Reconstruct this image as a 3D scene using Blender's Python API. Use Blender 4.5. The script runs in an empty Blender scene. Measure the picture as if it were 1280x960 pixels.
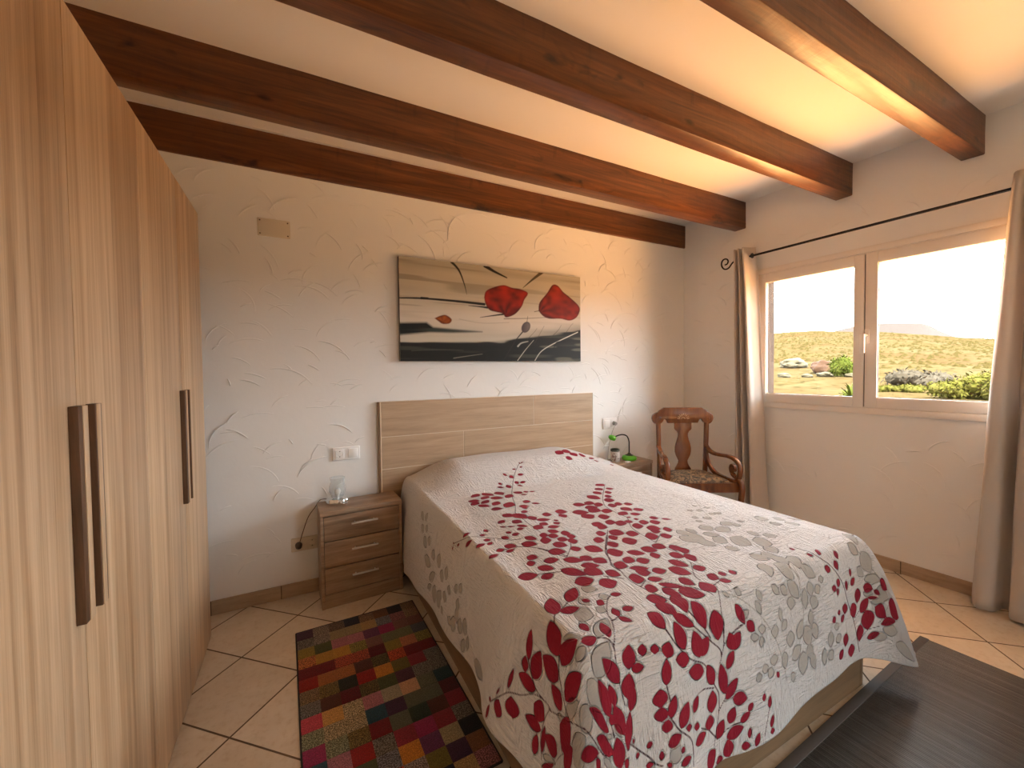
import bpy, bmesh, math, random
import numpy as np
from mathutils import Vector, Matrix, noise as mnoise
S = bpy.context.scene
COL = S.collection
R = math.radians
pi = math.pi

# ------------------------------------------------------------------ helpers
def tag(o, label=None, cat=None, group=None, kind=None):
    if label: o['label'] = label
    if cat: o['category'] = cat
    if group: o['group'] = group
    if kind: o['kind'] = kind
    return o

def empty(name, loc=(0, 0, 0), rz=0.0, label=None, cat=None, group=None, kind=None):
    o = bpy.data.objects.new(name, None)
    COL.objects.link(o)
    o.location = loc
    o.rotation_euler = (0, 0, rz)
    o.empty_display_size = 0.05
    return tag(o, label, cat, group, kind)

def link(name, me, mat=None, parent=None, smooth=None):
    o = bpy.data.objects.new(name, me)
    COL.objects.link(o)
    if mat is not None:
        for m in (mat if isinstance(mat, (list, tuple)) else [mat]):
            me.materials.append(m)
    if parent is not None:
        o.parent = parent
    if smooth is not None:
        me.polygons.foreach_set('use_smooth', [True] * len(me.polygons))
        if smooth is not True:
            me.set_sharp_from_angle(angle=R(smooth))
    return o

class MB:
    """collects shapes into one mesh"""
    def __init__(s):
        s.bm = bmesh.new()
    def box(s, x0, x1, y0, y1, z0, z1, bev=0.0, seg=2, m=0, M=None):
        vs = [s.bm.verts.new(p) for p in ((x0,y0,z0),(x1,y0,z0),(x1,y1,z0),(x0,y1,z0),(x0,y0,z1),(x1,y0,z1),(x1,y1,z1),(x0,y1,z1))]
        fs = [s.bm.faces.new([vs[i] for i in q]) for q in ((0,3,2,1),(4,5,6,7),(0,1,5,4),(1,2,6,5),(2,3,7,6),(3,0,4,7))]
        for f in fs: f.material_index = m
        if M is not None:
            for v in vs: v.co = M @ v.co
        if bev > 0:
            es = list({e for f in fs for e in f.edges})
            bmesh.ops.bevel(s.bm, geom=es, offset=bev, segments=seg, profile=0.5, affect='EDGES')
        return s
    def prism(s, pts, y0, y1, bev=0.0, seg=2, M=None, m=0):
        """polygon in x,z extruded along y"""
        a = [s.bm.verts.new((p[0], y0, p[1])) for p in pts]
        b = [s.bm.verts.new((p[0], y1, p[1])) for p in pts]
        n = len(pts)
        fa = s.bm.faces.new(a); fb = s.bm.faces.new(b[::-1])
        fs = [fa, fb]
        for i in range(n):
            fs.append(s.bm.faces.new((a[i], b[i], b[(i+1) % n], a[(i+1) % n])))
        for f in fs: f.material_index = m
        bmesh.ops.recalc_face_normals(s.bm, faces=fs)
        if M is not None:
            for v in a + b: v.co = M @ v.co
        if bev > 0:
            es = list(set(fa.edges) | set(fb.edges))
            bmesh.ops.bevel(s.bm, geom=es, offset=bev, segments=seg, profile=0.5, affect='EDGES')
        return s
    def tube(s, pts, rad, n=10, cap=True, flat=None, up=None, m=0):
        """sweep a circle (or ellipse: flat=(a,b)) along points; rad may be a list"""
        P = [Vector(p) for p in pts]
        k = len(P)
        rr = rad if isinstance(rad, (list, tuple)) else [rad] * k
        T = []
        for i in range(k):
            t = (P[min(i+1, k-1)] - P[max(i-1, 0)])
            T.append(t.normalized() if t.length > 1e-9 else Vector((0, 0, 1)))
        nrm = Vector(up) if up else (Vector((0, 0, 1)) if abs(T[0].z) < 0.9 else Vector((1, 0, 0)))
        nrm = (nrm - T[0] * nrm.dot(T[0])).normalized()
        rings = []
        for i in range(k):
            if up:
                q = Vector(up) - T[i] * Vector(up).dot(T[i])
                if q.length > 1e-4: nrm = q.normalized()
            else:
                q = nrm - T[i] * nrm.dot(T[i])
                if q.length > 1e-6: nrm = q.normalized()
            bn = T[i].cross(nrm)
            ring = []
            for j in range(n):
                a = 2 * pi * j / n
                if flat:
                    c, d = math.cos(a), math.sin(a)
                    e = 0.45
                    c = math.copysign(abs(c) ** e, c); d = math.copysign(abs(d) ** e, d)
                    v = P[i] + nrm * (c * flat[0] * rr[i]) + bn * (d * flat[1] * rr[i])
                else:
                    v = P[i] + nrm * (math.cos(a) * rr[i]) + bn * (math.sin(a) * rr[i])
                ring.append(s.bm.verts.new(v))
            rings.append(ring)
        fs = []
        for i in range(k - 1):
            for j in range(n):
                fs.append(s.bm.faces.new((rings[i][j], rings[i][(j+1) % n], rings[i+1][(j+1) % n], rings[i+1][j])))
        if cap:
            fs.append(s.bm.faces.new(rings[0][::-1])); fs.append(s.bm.faces.new(rings[-1]))
        for f in fs: f.material_index = m
        bmesh.ops.recalc_face_normals(s.bm, faces=fs)
        return s
    def lathe(s, prof, c=(0, 0, 0), n=24, sx=1.0, sy=1.0, m=0, rz=0.0):
        rings = []
        fs = []
        for r, z in prof:
            if r < 1e-6:
                rings.append([s.bm.verts.new((c[0], c[1], c[2] + z))])
            else:
                ring = []
                for j in range(n):
                    a = 2*pi*j/n
                    x, y = r*math.cos(a)*sx, r*math.sin(a)*sy
                    ring.append(s.bm.verts.new((c[0]+x*math.cos(rz)-y*math.sin(rz), c[1]+x*math.sin(rz)+y*math.cos(rz), c[2]+z)))
                rings.append(ring)
        for A, B in zip(rings, rings[1:]):
            for j in range(n):
                a0, a1 = A[j % len(A)], A[(j+1) % len(A)]
                b0, b1 = B[j % len(B)], B[(j+1) % len(B)]
                q = []
                for v in (a0, a1, b1, b0):
                    if v not in q: q.append(v)
                if len(q) > 2: fs.append(s.bm.faces.new(q))
        for f in fs: f.material_index = m
        bmesh.ops.recalc_face_normals(s.bm, faces=fs)
        return s
    def build(s, name, mat=None, parent=None, smooth=40):
        me = bpy.data.meshes.new(name)
        s.bm.to_mesh(me); s.bm.free()
        return link(name, me, mat, parent, smooth)

def catmull(pts, n=8):
    P = [Vector(p) for p in pts]
    out = []
    for i in range(len(P) - 1):
        p0, p1, p2, p3 = P[max(i-1, 0)], P[i], P[i+1], P[min(i+2, len(P)-1)]
        for k in range(n):
            t = k / n
            out.append(0.5 * ((2*p1) + (p2-p0)*t + (2*p0-5*p1+4*p2-p3)*t*t + (3*p1-p0-3*p2+p3)*t**3))
    out.append(P[-1])
    return out

def grid_mesh(name, V, nu, nv, closed_u=False):
    """V: (nu*nv,3) array with index i*nv+j"""
    me = bpy.data.meshes.new(name)
    i = np.arange(nu if closed_u else nu - 1); j = np.arange(nv - 1)
    I, J = np.meshgrid(i, j, indexing='ij')
    I2 = (I + 1) % nu
    F = np.stack([I*nv+J, I2*nv+J, I2*nv+J+1, I*nv+J+1], -1).reshape(-1, 4)
    raw_mesh(me, V, F)
    return me

def raw_mesh(me, V, F):
    V = np.asarray(V, np.float32); F = np.asarray(F, np.int32)
    me.vertices.add(len(V)); me.vertices.foreach_set('co', V.ravel())
    me.loops.add(F.size); me.loops.foreach_set('vertex_index', F.ravel())
    me.polygons.add(len(F)); me.polygons.foreach_set('loop_start', np.arange(0, F.size, F.shape[1], dtype=np.int32))
    me.update(calc_edges=True); me.validate()

# ------------------------------------------------------------------ materials
def srgb(r, g, b):
    f = lambda c: (c/255/12.92) if c/255 <= 0.04045 else ((c/255+0.055)/1.055)**2.4
    return (f(r), f(g), f(b), 1)

class NT:
    def __init__(s, name):
        s.m = bpy.data.materials.new(name); s.m.use_nodes = True
        s.t = s.m.node_tree; s.n = s.t.nodes
        s.b = s.n['Principled BSDF']; s.out = s.n['Material Output']
    def add(s, typ, **kw):
        n = s.n.new(typ)
        for k, v in kw.items():
            if k.startswith('i_'):
                key = k[2:]
                key = int(key) if key.isdigit() else key.replace('_', ' ')
                n.inputs[key].default_value = v
            else: setattr(n, k, v)
        return n
    def l(s, a, b): s.t.links.new(a, b)
    def coord(s, kind='Object', scale=(1, 1, 1), rot=(0, 0, 0), loc=(0, 0, 0), attr=None):
        if attr:
            c = s.add('ShaderNodeAttribute', attribute_name=attr).outputs['Vector']
        else:
            c = s.add('ShaderNodeTexCoord').outputs[kind]
        mp = s.add('ShaderNodeMapping')
        mp.inputs['Scale'].default_value = scale; mp.inputs['Rotation'].default_value = rot; mp.inputs['Location'].default_value = loc
        s.l(c, mp.inputs['Vector'])
        return mp.outputs[0]
    def noise(s, vec, scale, detail=4, rough=0.55, dist=0.0):
        n = s.add('ShaderNodeTexNoise')
        n.inputs['Scale'].default_value = scale; n.inputs['Detail'].default_value = detail
        n.inputs['Roughness'].default_value = rough; n.inputs['Distortion'].default_value = dist
        s.l(vec, n.inputs['Vector'])
        return n.outputs['Fac']
    def ramp(s, fac, stops, interp='LINEAR'):
        n = s.add('ShaderNodeValToRGB'); cr = n.color_ramp; cr.interpolation = interp
        while len(cr.elements) < len(stops): cr.elements.new(0.5)
        for e, (p, c) in zip(cr.elements, stops):
            e.position = p
            e.color = c if not isinstance(c, (int, float)) else (c, c, c, 1)
        s.l(fac, n.inputs['Fac'])
        return n.outputs['Color']
    def mix(s, fac, a, b, blend='MIX'):
        n = s.add('ShaderNodeMix', data_type='RGBA', blend_type=blend)
        for sock, v in ((n.inputs['Factor'], fac), (n.inputs['A'], a), (n.inputs['B'], b)):
            pass
        ins = [i for i in n.inputs if i.enabled]
        for sock, v in zip((n.inputs[0], n.inputs[6], n.inputs[7]), (fac, a, b)):
            if hasattr(v, 'is_linked'): s.l(v, sock)
            else: sock.default_value = v
        return n.outputs[2]
    def math(s, op, a, b=None, c=None):
        n = s.add('ShaderNodeMath', operation=op)
        for sock, v in zip(n.inputs, (a, b, c)):
            if v is None: continue
            if hasattr(v, 'is_linked'): s.l(v, sock)
            else: sock.default_value = v
        return n.outputs[0]
    def bump(s, h, strength=0.3, dist=0.002, prev=None):
        n = s.add('ShaderNodeBump'); n.inputs['Strength'].default_value = strength; n.inputs['Distance'].default_value = dist
        s.l(h, n.inputs['Height'])
        if prev is not None: s.l(prev, n.inputs['Normal'])
        return n.outputs[0]
    def set(s, color=None, rough=None, normal=None, metal=None, spec=None, sheen=None, coat=None):
        for key, v in (('Base Color', color), ('Roughness', rough), ('Normal', normal), ('Metallic', metal), ('Specular IOR Level', spec), ('Sheen Weight', sheen), ('Coat Weight', coat)):
            if v is None: continue
            if hasattr(v, 'is_linked'): s.l(v, s.b.inputs[key])
            else: s.b.inputs[key].default_value = v
        return s.m

def wood(name, stops, scale, rough=0.45, bump=0.15, fine=90.0, streak=None, spec=0.4, loc=(0, 0, 0), contrast=None):
    """stretched-noise wood grain; scale is small along the grain"""
    t = NT(name)
    v = t.coord('Object', scale=scale, loc=loc)
    a = t.noise(v, 1.0, 6, 0.62, 0.6)
    b = t.noise(v, fine / 12, 3, 0.6)
    f = t.math('ADD', t.math('MULTIPLY', a, 0.72), t.math('MULTIPLY', b, 0.28))
    c = t.ramp(f, stops)
    if streak:
        d = t.noise(t.coord('Object', scale=[q*0.8 for q in scale], loc=(3, 7, 1)), 0.55, 3, 0.5, 0.3)
        c = t.mix(t.ramp(d, [(streak[0], 0), (streak[1], 1)]), c, streak[2], 'MULTIPLY')
    return t.set(c, rough, t.bump(f, bump, 0.002), spec=spec)

def plain(name, color, rough=0.5, metal=0.0, spec=0.5, nscale=60, var=0.06, bump=0.0):
    t = NT(name)
    n = t.noise(t.coord('Object'), nscale, 3)
    c = t.mix(n, tuple(min(1, x*(1-var)) for x in color[:3]) + (1,), tuple(min(1, x*(1+var)) for x in color[:3]) + (1,))
    return t.set(c, rough, t.bump(n, bump, 0.002) if bump else None, metal, spec)
# ------------------------------------------------------------------ layout
CZ = 1.315                      # eye height
D = 2.697                       # back wall
ZC, ZB = 2.691, 2.478           # ceiling, underside of the beams
PHI = R(2.5)                    # the window wall is not quite square to the back wall
CX = 3.302                      # corner of back and window wall
UX, UY = math.sin(PHI), -math.cos(PHI)
MW = Matrix(((UX, math.cos(PHI), 0, CX), (UY, math.sin(PHI), 0, D), (0, 0, 1, 0), (0, 0, 0, 1)))   # window-wall frame: x along, y outward, z up
FRONT, LEFT = -1.9, -1.03

# camera, solved from the vanishing points of the photograph
cam = bpy.data.cameras.new('camera'); camo = bpy.data.objects.new('camera', cam); COL.objects.link(camo)
yaw, pitch, roll = R(27.5524), R(-1.58757), R(-0.65938)
fw = Vector((math.sin(yaw)*math.cos(pitch), math.cos(yaw)*math.cos(pitch), math.sin(pitch)))
rt = Vector((math.cos(yaw), -math.sin(yaw), 0)); up = rt.cross(fw)
r2 = rt*math.cos(roll) + up*math.sin(roll); u2 = -rt*math.sin(roll) + up*math.cos(roll)
camo.matrix_world = Matrix(((r2.x, u2.x, -fw.x, 0), (r2.y, u2.y, -fw.y, 0), (r2.z, u2.z, -fw.z, CZ), (0, 0, 0, 1)))
cam.sensor_fit = 'HORIZONTAL'; cam.sensor_width = 36
cam.lens = 36*507.456/1280
cam.shift_x = (640-637.375)/1280; cam.shift_y = -(480-477.725)/1280
cam.clip_start = 0.02; cam.clip_end = 9000
S.camera = camo

# ------------------------------------------------------------------ plaster
def plaster(name, col, smooth=False):
    t = NT(name)
    v = t.coord('Object')
    big = t.noise(v, 2.2, 3, 0.5)
    c = t.mix(big, tuple(x*0.97 for x in col[:3])+(1,), col)
    fine = t.noise(v, 55, 5, 0.6); med = t.noise(v, 9, 4, 0.55, 0.5)
    b = t.bump(med, 0.10 if not smooth else 0.04, 0.012)
    b = t.bump(fine, 0.12 if not smooth else 0.05, 0.002, b)
    return t.set(c, 0.9, b, spec=0.2)
WALLC = (0.85, 0.838, 0.81, 1)
M_wall = plaster('wall_plaster', WALLC)
M_ceil = plaster('ceiling_plaster', (0.86, 0.84, 0.80, 1), True)

def strokes(bm, rng, x0, x1, z0, z1, step, y, sgn, skip):
    """raised fan-shaped trowel strokes on the wall plane (x,z), standing out sgn*y"""
    nx = int((x1-x0)/step); nz = int((z1-z0)/step)
    for a in range(nx):
        for b in range(nz):
            for rep in range(2):
                if rng.random() < 0.22: continue
                cx = x0 + (a + rng.random())*step; cz = z0 + (b + rng.random())*step
                rad = rng.uniform(0.07, 0.21)
                mid = pi/2 + rng.uniform(-1.15, 1.15); span = rng.uniform(0.5, 1.45)
                h = rng.uniform(0.0030, 0.0080); w = rng.uniform(0.0035, 0.0065)
                if skip(cx + rad*math.cos(mid), cz + rad*math.sin(mid)): continue
                n = 12; rows = []
                for k in range(n+1):
                    t = k/n; an = mid + (t-0.5)*span
                    s = math.sin(pi*min(1, max(0, t)))**0.5
                    r_ = rad*(1 + 0.18*(t-0.5))
                    rows.append([bm.verts.new((cx+(r_+o*w*s)*math.cos(an), y+sgn*hh*h*s, cz+(r_+o*w*s)*math.sin(an)*0.92)) for o, hh in ((-1.6, -0.2), (-0.1, 1.0), (0.6, -0.2))])
                for p, q in zip(rows, rows[1:]):
                    for m in range(2):
                        f = bm.faces.new((p[m], p[m+1], q[m+1], q[m])); f.smooth = True

# floor
t = NT('floor_tile')
ang, per, p0 = R(46.5), 0.337, (-0.030, 2.467)
c_, s_ = math.cos(-ang)/per, math.sin(-ang)/per
v = t.coord('Object', scale=(1/per, 1/per, 1/per), rot=(0, 0, -ang), loc=(-(c_*p0[0]-s_*p0[1]), -(s_*p0[0]+c_*p0[1]), 0))
bk = t.add('ShaderNodeTexBrick', offset=0.0, squash=1.0)
for k, val in (('Scale', 1.0), ('Brick Width', 1.0), ('Row Height', 1.0), ('Mortar Size', 0.011), ('Mortar Smooth', 0.15), ('Bias', 0.0), ('Color1', (0.65, 0.565, 0.455, 1)), ('Color2', (0.72, 0.635, 0.52, 1)), ('Mortar', (0.13, 0.085, 0.05, 1))):
    bk.inputs[k].default_value = val
t.l(v, bk.inputs['Vector'])
o_ = t.coord('Object')
cl = t.noise(o_, 6, 5, 0.6, 0.8); fn = t.noise(o_, 38, 4, 0.65)
col = t.mix(t.ramp(cl, [(0.35, 0), (0.7, 1)]), bk.outputs['Color'], (0.90, 0.86, 0.80, 1), 'MULTIPLY')
col = t.mix(t.ramp(fn, [(0.5, 0), (0.75, 1)]), col, (0.86, 0.80, 0.72, 1), 'MULTIPLY')
inv = t.math('SUBTRACT', 1.0, bk.outputs['Fac'])
b = t.bump(inv, 0.6, 0.003); b = t.bump(cl, 0.08, 0.01, b)
rg = t.math('MULTIPLY_ADD', bk.outputs['Fac'], 0.4, 0.36)
M_floor = t.set(col, rg, b, spec=0.45)
mb = MB(); mb.box(LEFT-0.2, 3.53, FRONT-0.2, D+0.2, -0.12, 0)
tag(mb.build('floor', M_floor, smooth=None), kind='structure')
mb = MB(); mb.box(LEFT-0.2, 4.1, FRONT-0.2, D+0.2, ZC, ZC+0.15)
tag(mb.build('ceiling', M_ceil, smooth=None), kind='structure')

rng = random.Random(5)
mb = MB(); mb.box(LEFT-0.2, CX+0.5, D, D+0.2, -0.1, ZC+0.1)
strokes(mb.bm, rng, -0.45, CX-0.05, 0.1, 2.46, 0.15, D, -1,
        lambda x, z: (0.42 < x < 2.2 and z < 1.16) or (0.55 < x < 2.08 and 1.35 < z < 2.1) or (-0.22 < x < 0.02 and 2.06 < z < 2.22) or (0.14 < x < 0.37 and 0.74 < z < 0.89) or (2.26 < x < 2.47 and 0.78 < z < 0.93) or (-0.1 < x < 0.12 and 0.2 < z < 0.4))
tag(mb.build('wall_back', M_wall, smooth=None), kind='structure')
mb = MB(); mb.box(LEFT-0.2, LEFT, FRONT-0.2, D+0.1, -0.1, ZC+0.1)
tag(mb.build('wall_left', M_wall, smooth=None), kind='structure')
DX0, DX1, DZ1 = 1.95, 2.65, 2.12      # opening of the door added behind the camera for fill light
mb = MB(); mb.box(LEFT-0.1, DX0, FRONT-0.2, FRONT, -0.1, ZC+0.1); mb.box(DX1, 4.0, FRONT-0.2, FRONT, -0.1, ZC+0.1); mb.box(DX0, DX1, FRONT-0.2, FRONT, DZ1, ZC+0.1); mb.box(DX0, DX1, FRONT-0.2, FRONT, -0.1, 0.0)
tag(mb.build('wall_front', M_wall, smooth=None), kind='structure')
# window wall with its opening
WU0, WU1, WZ0, WZ1, WT = 0.665, 2.105, 1.004, 2.106, 0.16
mb = MB()
U1 = 4.75
mb.box(-0.05, WU0, 0, WT, -0.1, ZC+0.1); mb.box(WU1, U1, 0, WT, -0.1, ZC+0.1)
mb.box(WU0, WU1, 0, WT, -0.1, WZ0); mb.box(WU0, WU1, 0, WT, WZ1, ZC+0.1)
strokes(mb.bm, rng, 0.05, 2.7, 0.1, 2.46, 0.2, 0, -1, lambda x, z: 0.5 < x < 2.3 and 0.93 < z < 2.3)
wr = mb.build('wall_right', M_wall, smooth=None); wr.matrix_world = MW
tag(wr, kind='structure')

# skirting tiles
M_base = wood('skirting_tile', [(0.25, srgb(146, 124, 100)), (0.5, srgb(176, 152, 126)), (0.8, srgb(192, 170, 142))], (3, 30, 26), 0.5, 0.05)
M_joint = plain('skirting_joint', srgb(92, 74, 56), 0.9)
def skirting(name, x0, x1, y0, y1, first, L=0.334):
    mb = MB(); mb.box(x0, x1, y0+0.002, y1, 0, 0.076, m=1)
    x = first
    while x > x0: x -= L
    while x < x1:
        a, b_ = max(x0, x+0.002), min(x1, x+L-0.002)
        if b_-a > 0.01: mb.box(a, b_, y0, y1, 0, 0.078, bev=0.0015, seg=1)
        x += L
    return tag(mb.build(name, [M_base, M_joint], smooth=None), kind='structure')
skirting('baseboard_back', LEFT, CX, D-0.011, D, -0.115)
sk = skirting('baseboard_right', 0.0, 4.6, -0.011, 0, 1.585); sk.matrix_world = MW

# ------------------------------------------------------------------ beams
def beam_mat(seed):
    t = NT('beam_wood')
    v = t.coord('Object', scale=(1.6, 26, 26), loc=(seed, 0, 0))
    a = t.noise(v, 1.0, 7, 0.62, 1.1)
    kn = t.noise(t.coord('Object', scale=(5, 9, 9), loc=(seed*2, 0, 0)), 1.0, 3, 0.5, 0.4)
    c = t.ramp(a, [(0.28, (0.042, 0.012, 0.0035, 1)), (0.5, (0.118, 0.038, 0.0095, 1)), (0.72, (0.215, 0.073, 0.018, 1))])
    c = t.mix(t.ramp(kn, [(0.64, 0), (0.74, 1)]), c, (0.22, 0.15, 0.12, 1), 'MULTIPLY')
    sc = t.noise(t.coord('Object', scale=(14, 3, 3), loc=(seed, 2, 0)), 1.0, 4, 0.6, 0.5)
    c = t.mix(t.ramp(sc, [(0.60, 0), (0.72, 0.7)]), c, (0.55, 0.45, 0.38, 1), 'MULTIPLY')
    bb = t.bump(a, 0.35, 0.004); bb = t.bump(sc, 0.25, 0.006, bb)
    return t.set(c, 0.36, bb, spec=0.55)
def beam(y0, y1, z0, z1, seed, label, x0=LEFT, wob=0.004, xe=None):
    n = 110
    yc = (y0+y1)/2
    x1 = xe if xe else CX + math.tan(PHI)*(D-yc) + 0.02
    prof = []
    w, h, bv = (y1-y0)/2, (z1-z0)/2, 0.006
    cs = [(-w, -h+bv), (-w+bv*0.3, -h+bv*0.3), (-w+bv, -h), (0, -h), (w-bv, -h), (w-bv*0.3, -h+bv*0.3), (w, -h+bv), (w, 0), (w, h), (0, h), (-w, h), (-w, 0)]
    V = []
    for i in range(n):
        x = x0 + (x1-x0)*i/(n-1)
        for (a, b_) in cs:
            e = mnoise.noise(Vector((x*1.7, a*6+seed*3.1, b_*4))) * wob + mnoise.noise(Vector((x*6, a*9+seed, b_*9))) * wob*0.45
            bot = b_ < -h + bv*1.5
            V.append((x - x0, a + (e if abs(a) > w*0.5 else 0), b_ + (e*1.1 if bot else 0)))
    k = len(cs)
    F = []
    for i in range(n-1):
        for j in range(k):
            F.append((i*k+j, i*k+(j+1) % k, (i+1)*k+(j+1) % k, (i+1)*k+j))
    me = bpy.data.meshes.new('ceiling_beam')
    me.from_pydata(V, [], F + [list(range(k))[::-1], [(n-1)*k+j for j in range(k)]])
    bm = bmesh.new(); bm.from_mesh(me); bmesh.ops.recalc_face_normals(bm, faces=bm.faces); bm.to_mesh(me); bm.free()
    o = link('ceiling_beam', me, beam_mat(seed), None, 35)
    o.location = (x0, yc, (z0+z1)/2)
    return tag(o, label, 'beam', 'brown wooden ceiling beams', 'thing')
beam(0.795, 0.885, ZB, ZC+0.01, 1.3, 'brown ceiling beam nearest the camera, at the upper right of the photo')
beam(1.388, 1.488, ZB, ZC+0.01, 5.1, 'second brown ceiling beam from the camera, the long one crossing the middle')
beam(2.108, 2.205, ZB, ZC+0.01, 9.7, 'third brown ceiling beam, next in front of the wall beam')
beam(D-0.016, D+0.06, 2.463, 2.672, 14.2, 'thin-looking brown ceiling beam set flush against the wall above the painting', wob=0.003, xe=CX+0.005)

# ------------------------------------------------------------------ window
M_pvc = plain('window_pvc', (0.80, 0.745, 0.68, 1), 0.38, nscale=8, var=0.02)
M_gask = plain('window_gasket', (0.09, 0.085, 0.08, 1), 0.6)
t = NT('window_glass')
tr = t.add('ShaderNodeBsdfTransparent'); tr.inputs[0].default_value = (0.97, 0.98, 0.97, 1)
gl = t.add('ShaderNodeBsdfGlossy'); gl.inputs['Roughness'].default_value = 0.02
fr = t.add('ShaderNodeLayerWeight'); fr.inputs[0].default_value = 0.5
fs = t.math('MULTIPLY_ADD', t.math('POWER', fr.outputs['Facing'], 5.0), 0.9, 0.03)
mx = t.add('ShaderNodeMixShader'); t.l(fs, mx.inputs[0]); t.l(tr.outputs[0], mx.inputs[1]); t.l(gl.outputs[0], mx.inputs[2]); t.l(mx.outputs[0], t.out.inputs['Surface'])
M_glass = t.m
win = empty('window_1', (0, 0, 0)); win.matrix_world = MW; tag(win, kind='structure')
def ring(mb, u0, u1, z0, z1, w, y0, y1, bev=0.003, wb=None, wt=None):
    wb = wb or w; wt = wt or w
    mb.box(u0, u0+w, y0, y1, z0, z1, bev); mb.box(u1-w, u1, y0, y1, z0, z1, bev)
    mb.box(u0+w-0.001, u1-w+0.001, y0, y1, z0, z0+wb, bev); mb.box(u0+w-0.001, u1-w+0.001, y0, y1, z1-wt, z1, bev)
mb = MB(); ring(mb, WU0-0.005, WU1+0.005, WZ0-0.004, WZ1+0.004, 0.040, -0.012, 0.004, 0.004); mb.build('window_casing', M_pvc, win)
mb = MB(); ring(mb, WU0+0.001, WU1-0.001, WZ0+0.001, WZ1-0.001, 0.042, 0.0, 0.07, 0.003); mb.build('window_frame', M_pvc, win)
mb = MB(); mb.box(1.375, 1.395, 0.004, 0.024, WZ0+0.045, WZ1-0.045); ring(mb, WU0+0.03, WU1-0.03, WZ0+0.034, WZ1-0.036, 0.008, 0.012, 0.05, 0); mb.build('dark_seam_strip', M_gask, win, None)  # dark strips set behind the sash seams to paint in the gap shade
UM = 1.385
ZG0, ZG1 = 1.113, 1.993
for (a, b_, ga, gb) in ((WU0+0.034, UM-0.0015, 0.7565, 1.325), (UM+0.0015, WU1-0.034, 1.453, 2.020)):
    sash = MB()
    y0, y1 = -0.006, 0.026
    z0, z1 = WZ0+0.038, WZ1-0.040
    a += 0.0015; b_ -= 0.0015; z0 += 0.0015; z1 -= 0.0015
    sash.box(a, ga, y0, y1, z0, z1, 0.004); sash.box(gb, b_, y0, y1, z0, z1, 0.004)
    sash.box(ga-0.001, gb+0.001, y0, y1, z0, ZG0, 0.004); sash.box(ga-0.001, gb+0.001, y0, y1, ZG1, z1, 0.004)
    so = sash.build('sash', M_pvc, win)
    g = MB(); ring(g, ga-0.002, gb+0.002, ZG0-0.002, ZG1+0.002, 0.005, 0.006, 0.012, 0.0); g.build('gasket', M_gask, so)
    g = MB(); g.box(ga-0.004, gb+0.004, 0.012, 0.016, ZG0-0.004, ZG1+0.004); g.build('pane', M_glass, so, None)
    if a > 1.3:
        hd = MB()
        hd.box(UM+0.004, UM+0.030, -0.016, -0.005, 1.470, 1.565, 0.004)
        hd.tube([(UM+0.016, -0.012, 1.522), (UM+0.016, -0.045, 1.522)], 0.008, 12)
        hd.box(UM-0.008, UM+0.018, -0.058, -0.040, 1.405, 1.530, 0.004, 2)
        hd.build('handle', plain('handle_white', (0.84, 0.80, 0.74, 1), 0.3, nscale=5, var=0.01), so)
# outside sill of the opening
mb = MB(); mb.box(WU0, WU1, 0.07, WT+0.025, WZ0-0.03, WZ0+0.040, 0.004); mb.build('window_sill', plain('sill_stone', (0.66, 0.60, 0.52, 1), 0.7), win)
mb = MB()
mb.box(0.735, 2.04, 0.07, WT, 2.022, WZ1); mb.build('shutter_box', M_pvc, win, None)
M_rail = plain('shutter_rail_grey', (0.030, 0.028, 0.027, 1), 0.8, spec=0.1)
mb = MB(); mb.box(WU0, 0.735, 0.07, WT, WZ0+0.04, WZ1); mb.build('shutter_rail', M_rail, win, None)
mb = MB(); mb.box(2.04, WU1, 0.07, WT, WZ0+0.04, WZ1); mb.build('shutter_rail', M_rail, win, None)

# made-up glazed door behind the camera, added to let in fill light
dr1 = empty('fill_door_1', (0, FRONT, 0)); tag(dr1, kind='structure')
for a, b_ in ((DX0, (DX0+DX1)/2), ((DX0+DX1)/2, DX1)):
    mb = MB()
    for q in ((a, a+0.07, 0.0, DZ1), (b_-0.07, b_, 0.0, DZ1), (a+0.069, b_-0.069, 0.0, 0.10), (a+0.069, b_-0.069, DZ1-0.08, DZ1)):
        mb.box(q[0], q[1], -0.10, -0.04, q[2], q[3], 0.003)
    fo = mb.build('fill_door_leaf', M_pvc, dr1)
    mb = MB(); mb.box(a+0.066, b_-0.066, -0.072, -0.068, 0.096, DZ1-0.076); mb.build('pane', M_glass, fo, None)
# ------------------------------------------------------------------ wardrobe
M_oak = wood('light_oak', [(0.30, srgb(150, 120, 90)), (0.42, srgb(186, 154, 120)), (0.58, srgb(208, 178, 144)), (0.78, srgb(220, 194, 162))], (12, 46, 0.8), 0.42, 0.12, 90, (0.47, 0.62, (0.80, 0.74, 0.68, 1)))
M_oak_in = plain('carcass_oak', srgb(178, 140, 98), 0.5)
M_walnut = wood('dark_walnut', [(0.3, srgb(74, 52, 36)), (0.7, srgb(112, 82, 60))], (40, 40, 3), 0.45, 0.1)
wd = empty('wardrobe', (-0.72, 1.6, 0), 0, 'tall light oak wardrobe with four doors filling the left side of the photo', 'wardrobe')
WX = -0.413
def wloc(mb, name, mat, parent, off=(0, 0, 0), smooth=40):
    o = mb.build(name, mat, None, smooth)
    o.parent = parent
    return o
W0 = Vector((-0.72, 1.6, 0))
def wbox(mb, x0, x1, y0, y1, z0, z1, bev=0.0, m=0):
    mb.box(x0-W0.x, x1-W0.x, y0-W0.y, y1-W0.y, z0-W0.z, z1-W0.z, bev, m=m)
mb = MB()
wbox(mb, LEFT+0.01, WX-0.021, 0.742, 0.760, 0, 2.092, 0.001); wbox(mb, LEFT+0.01, WX-0.021, 2.443, 2.461, 0, 2.092, 0.001)
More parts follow.
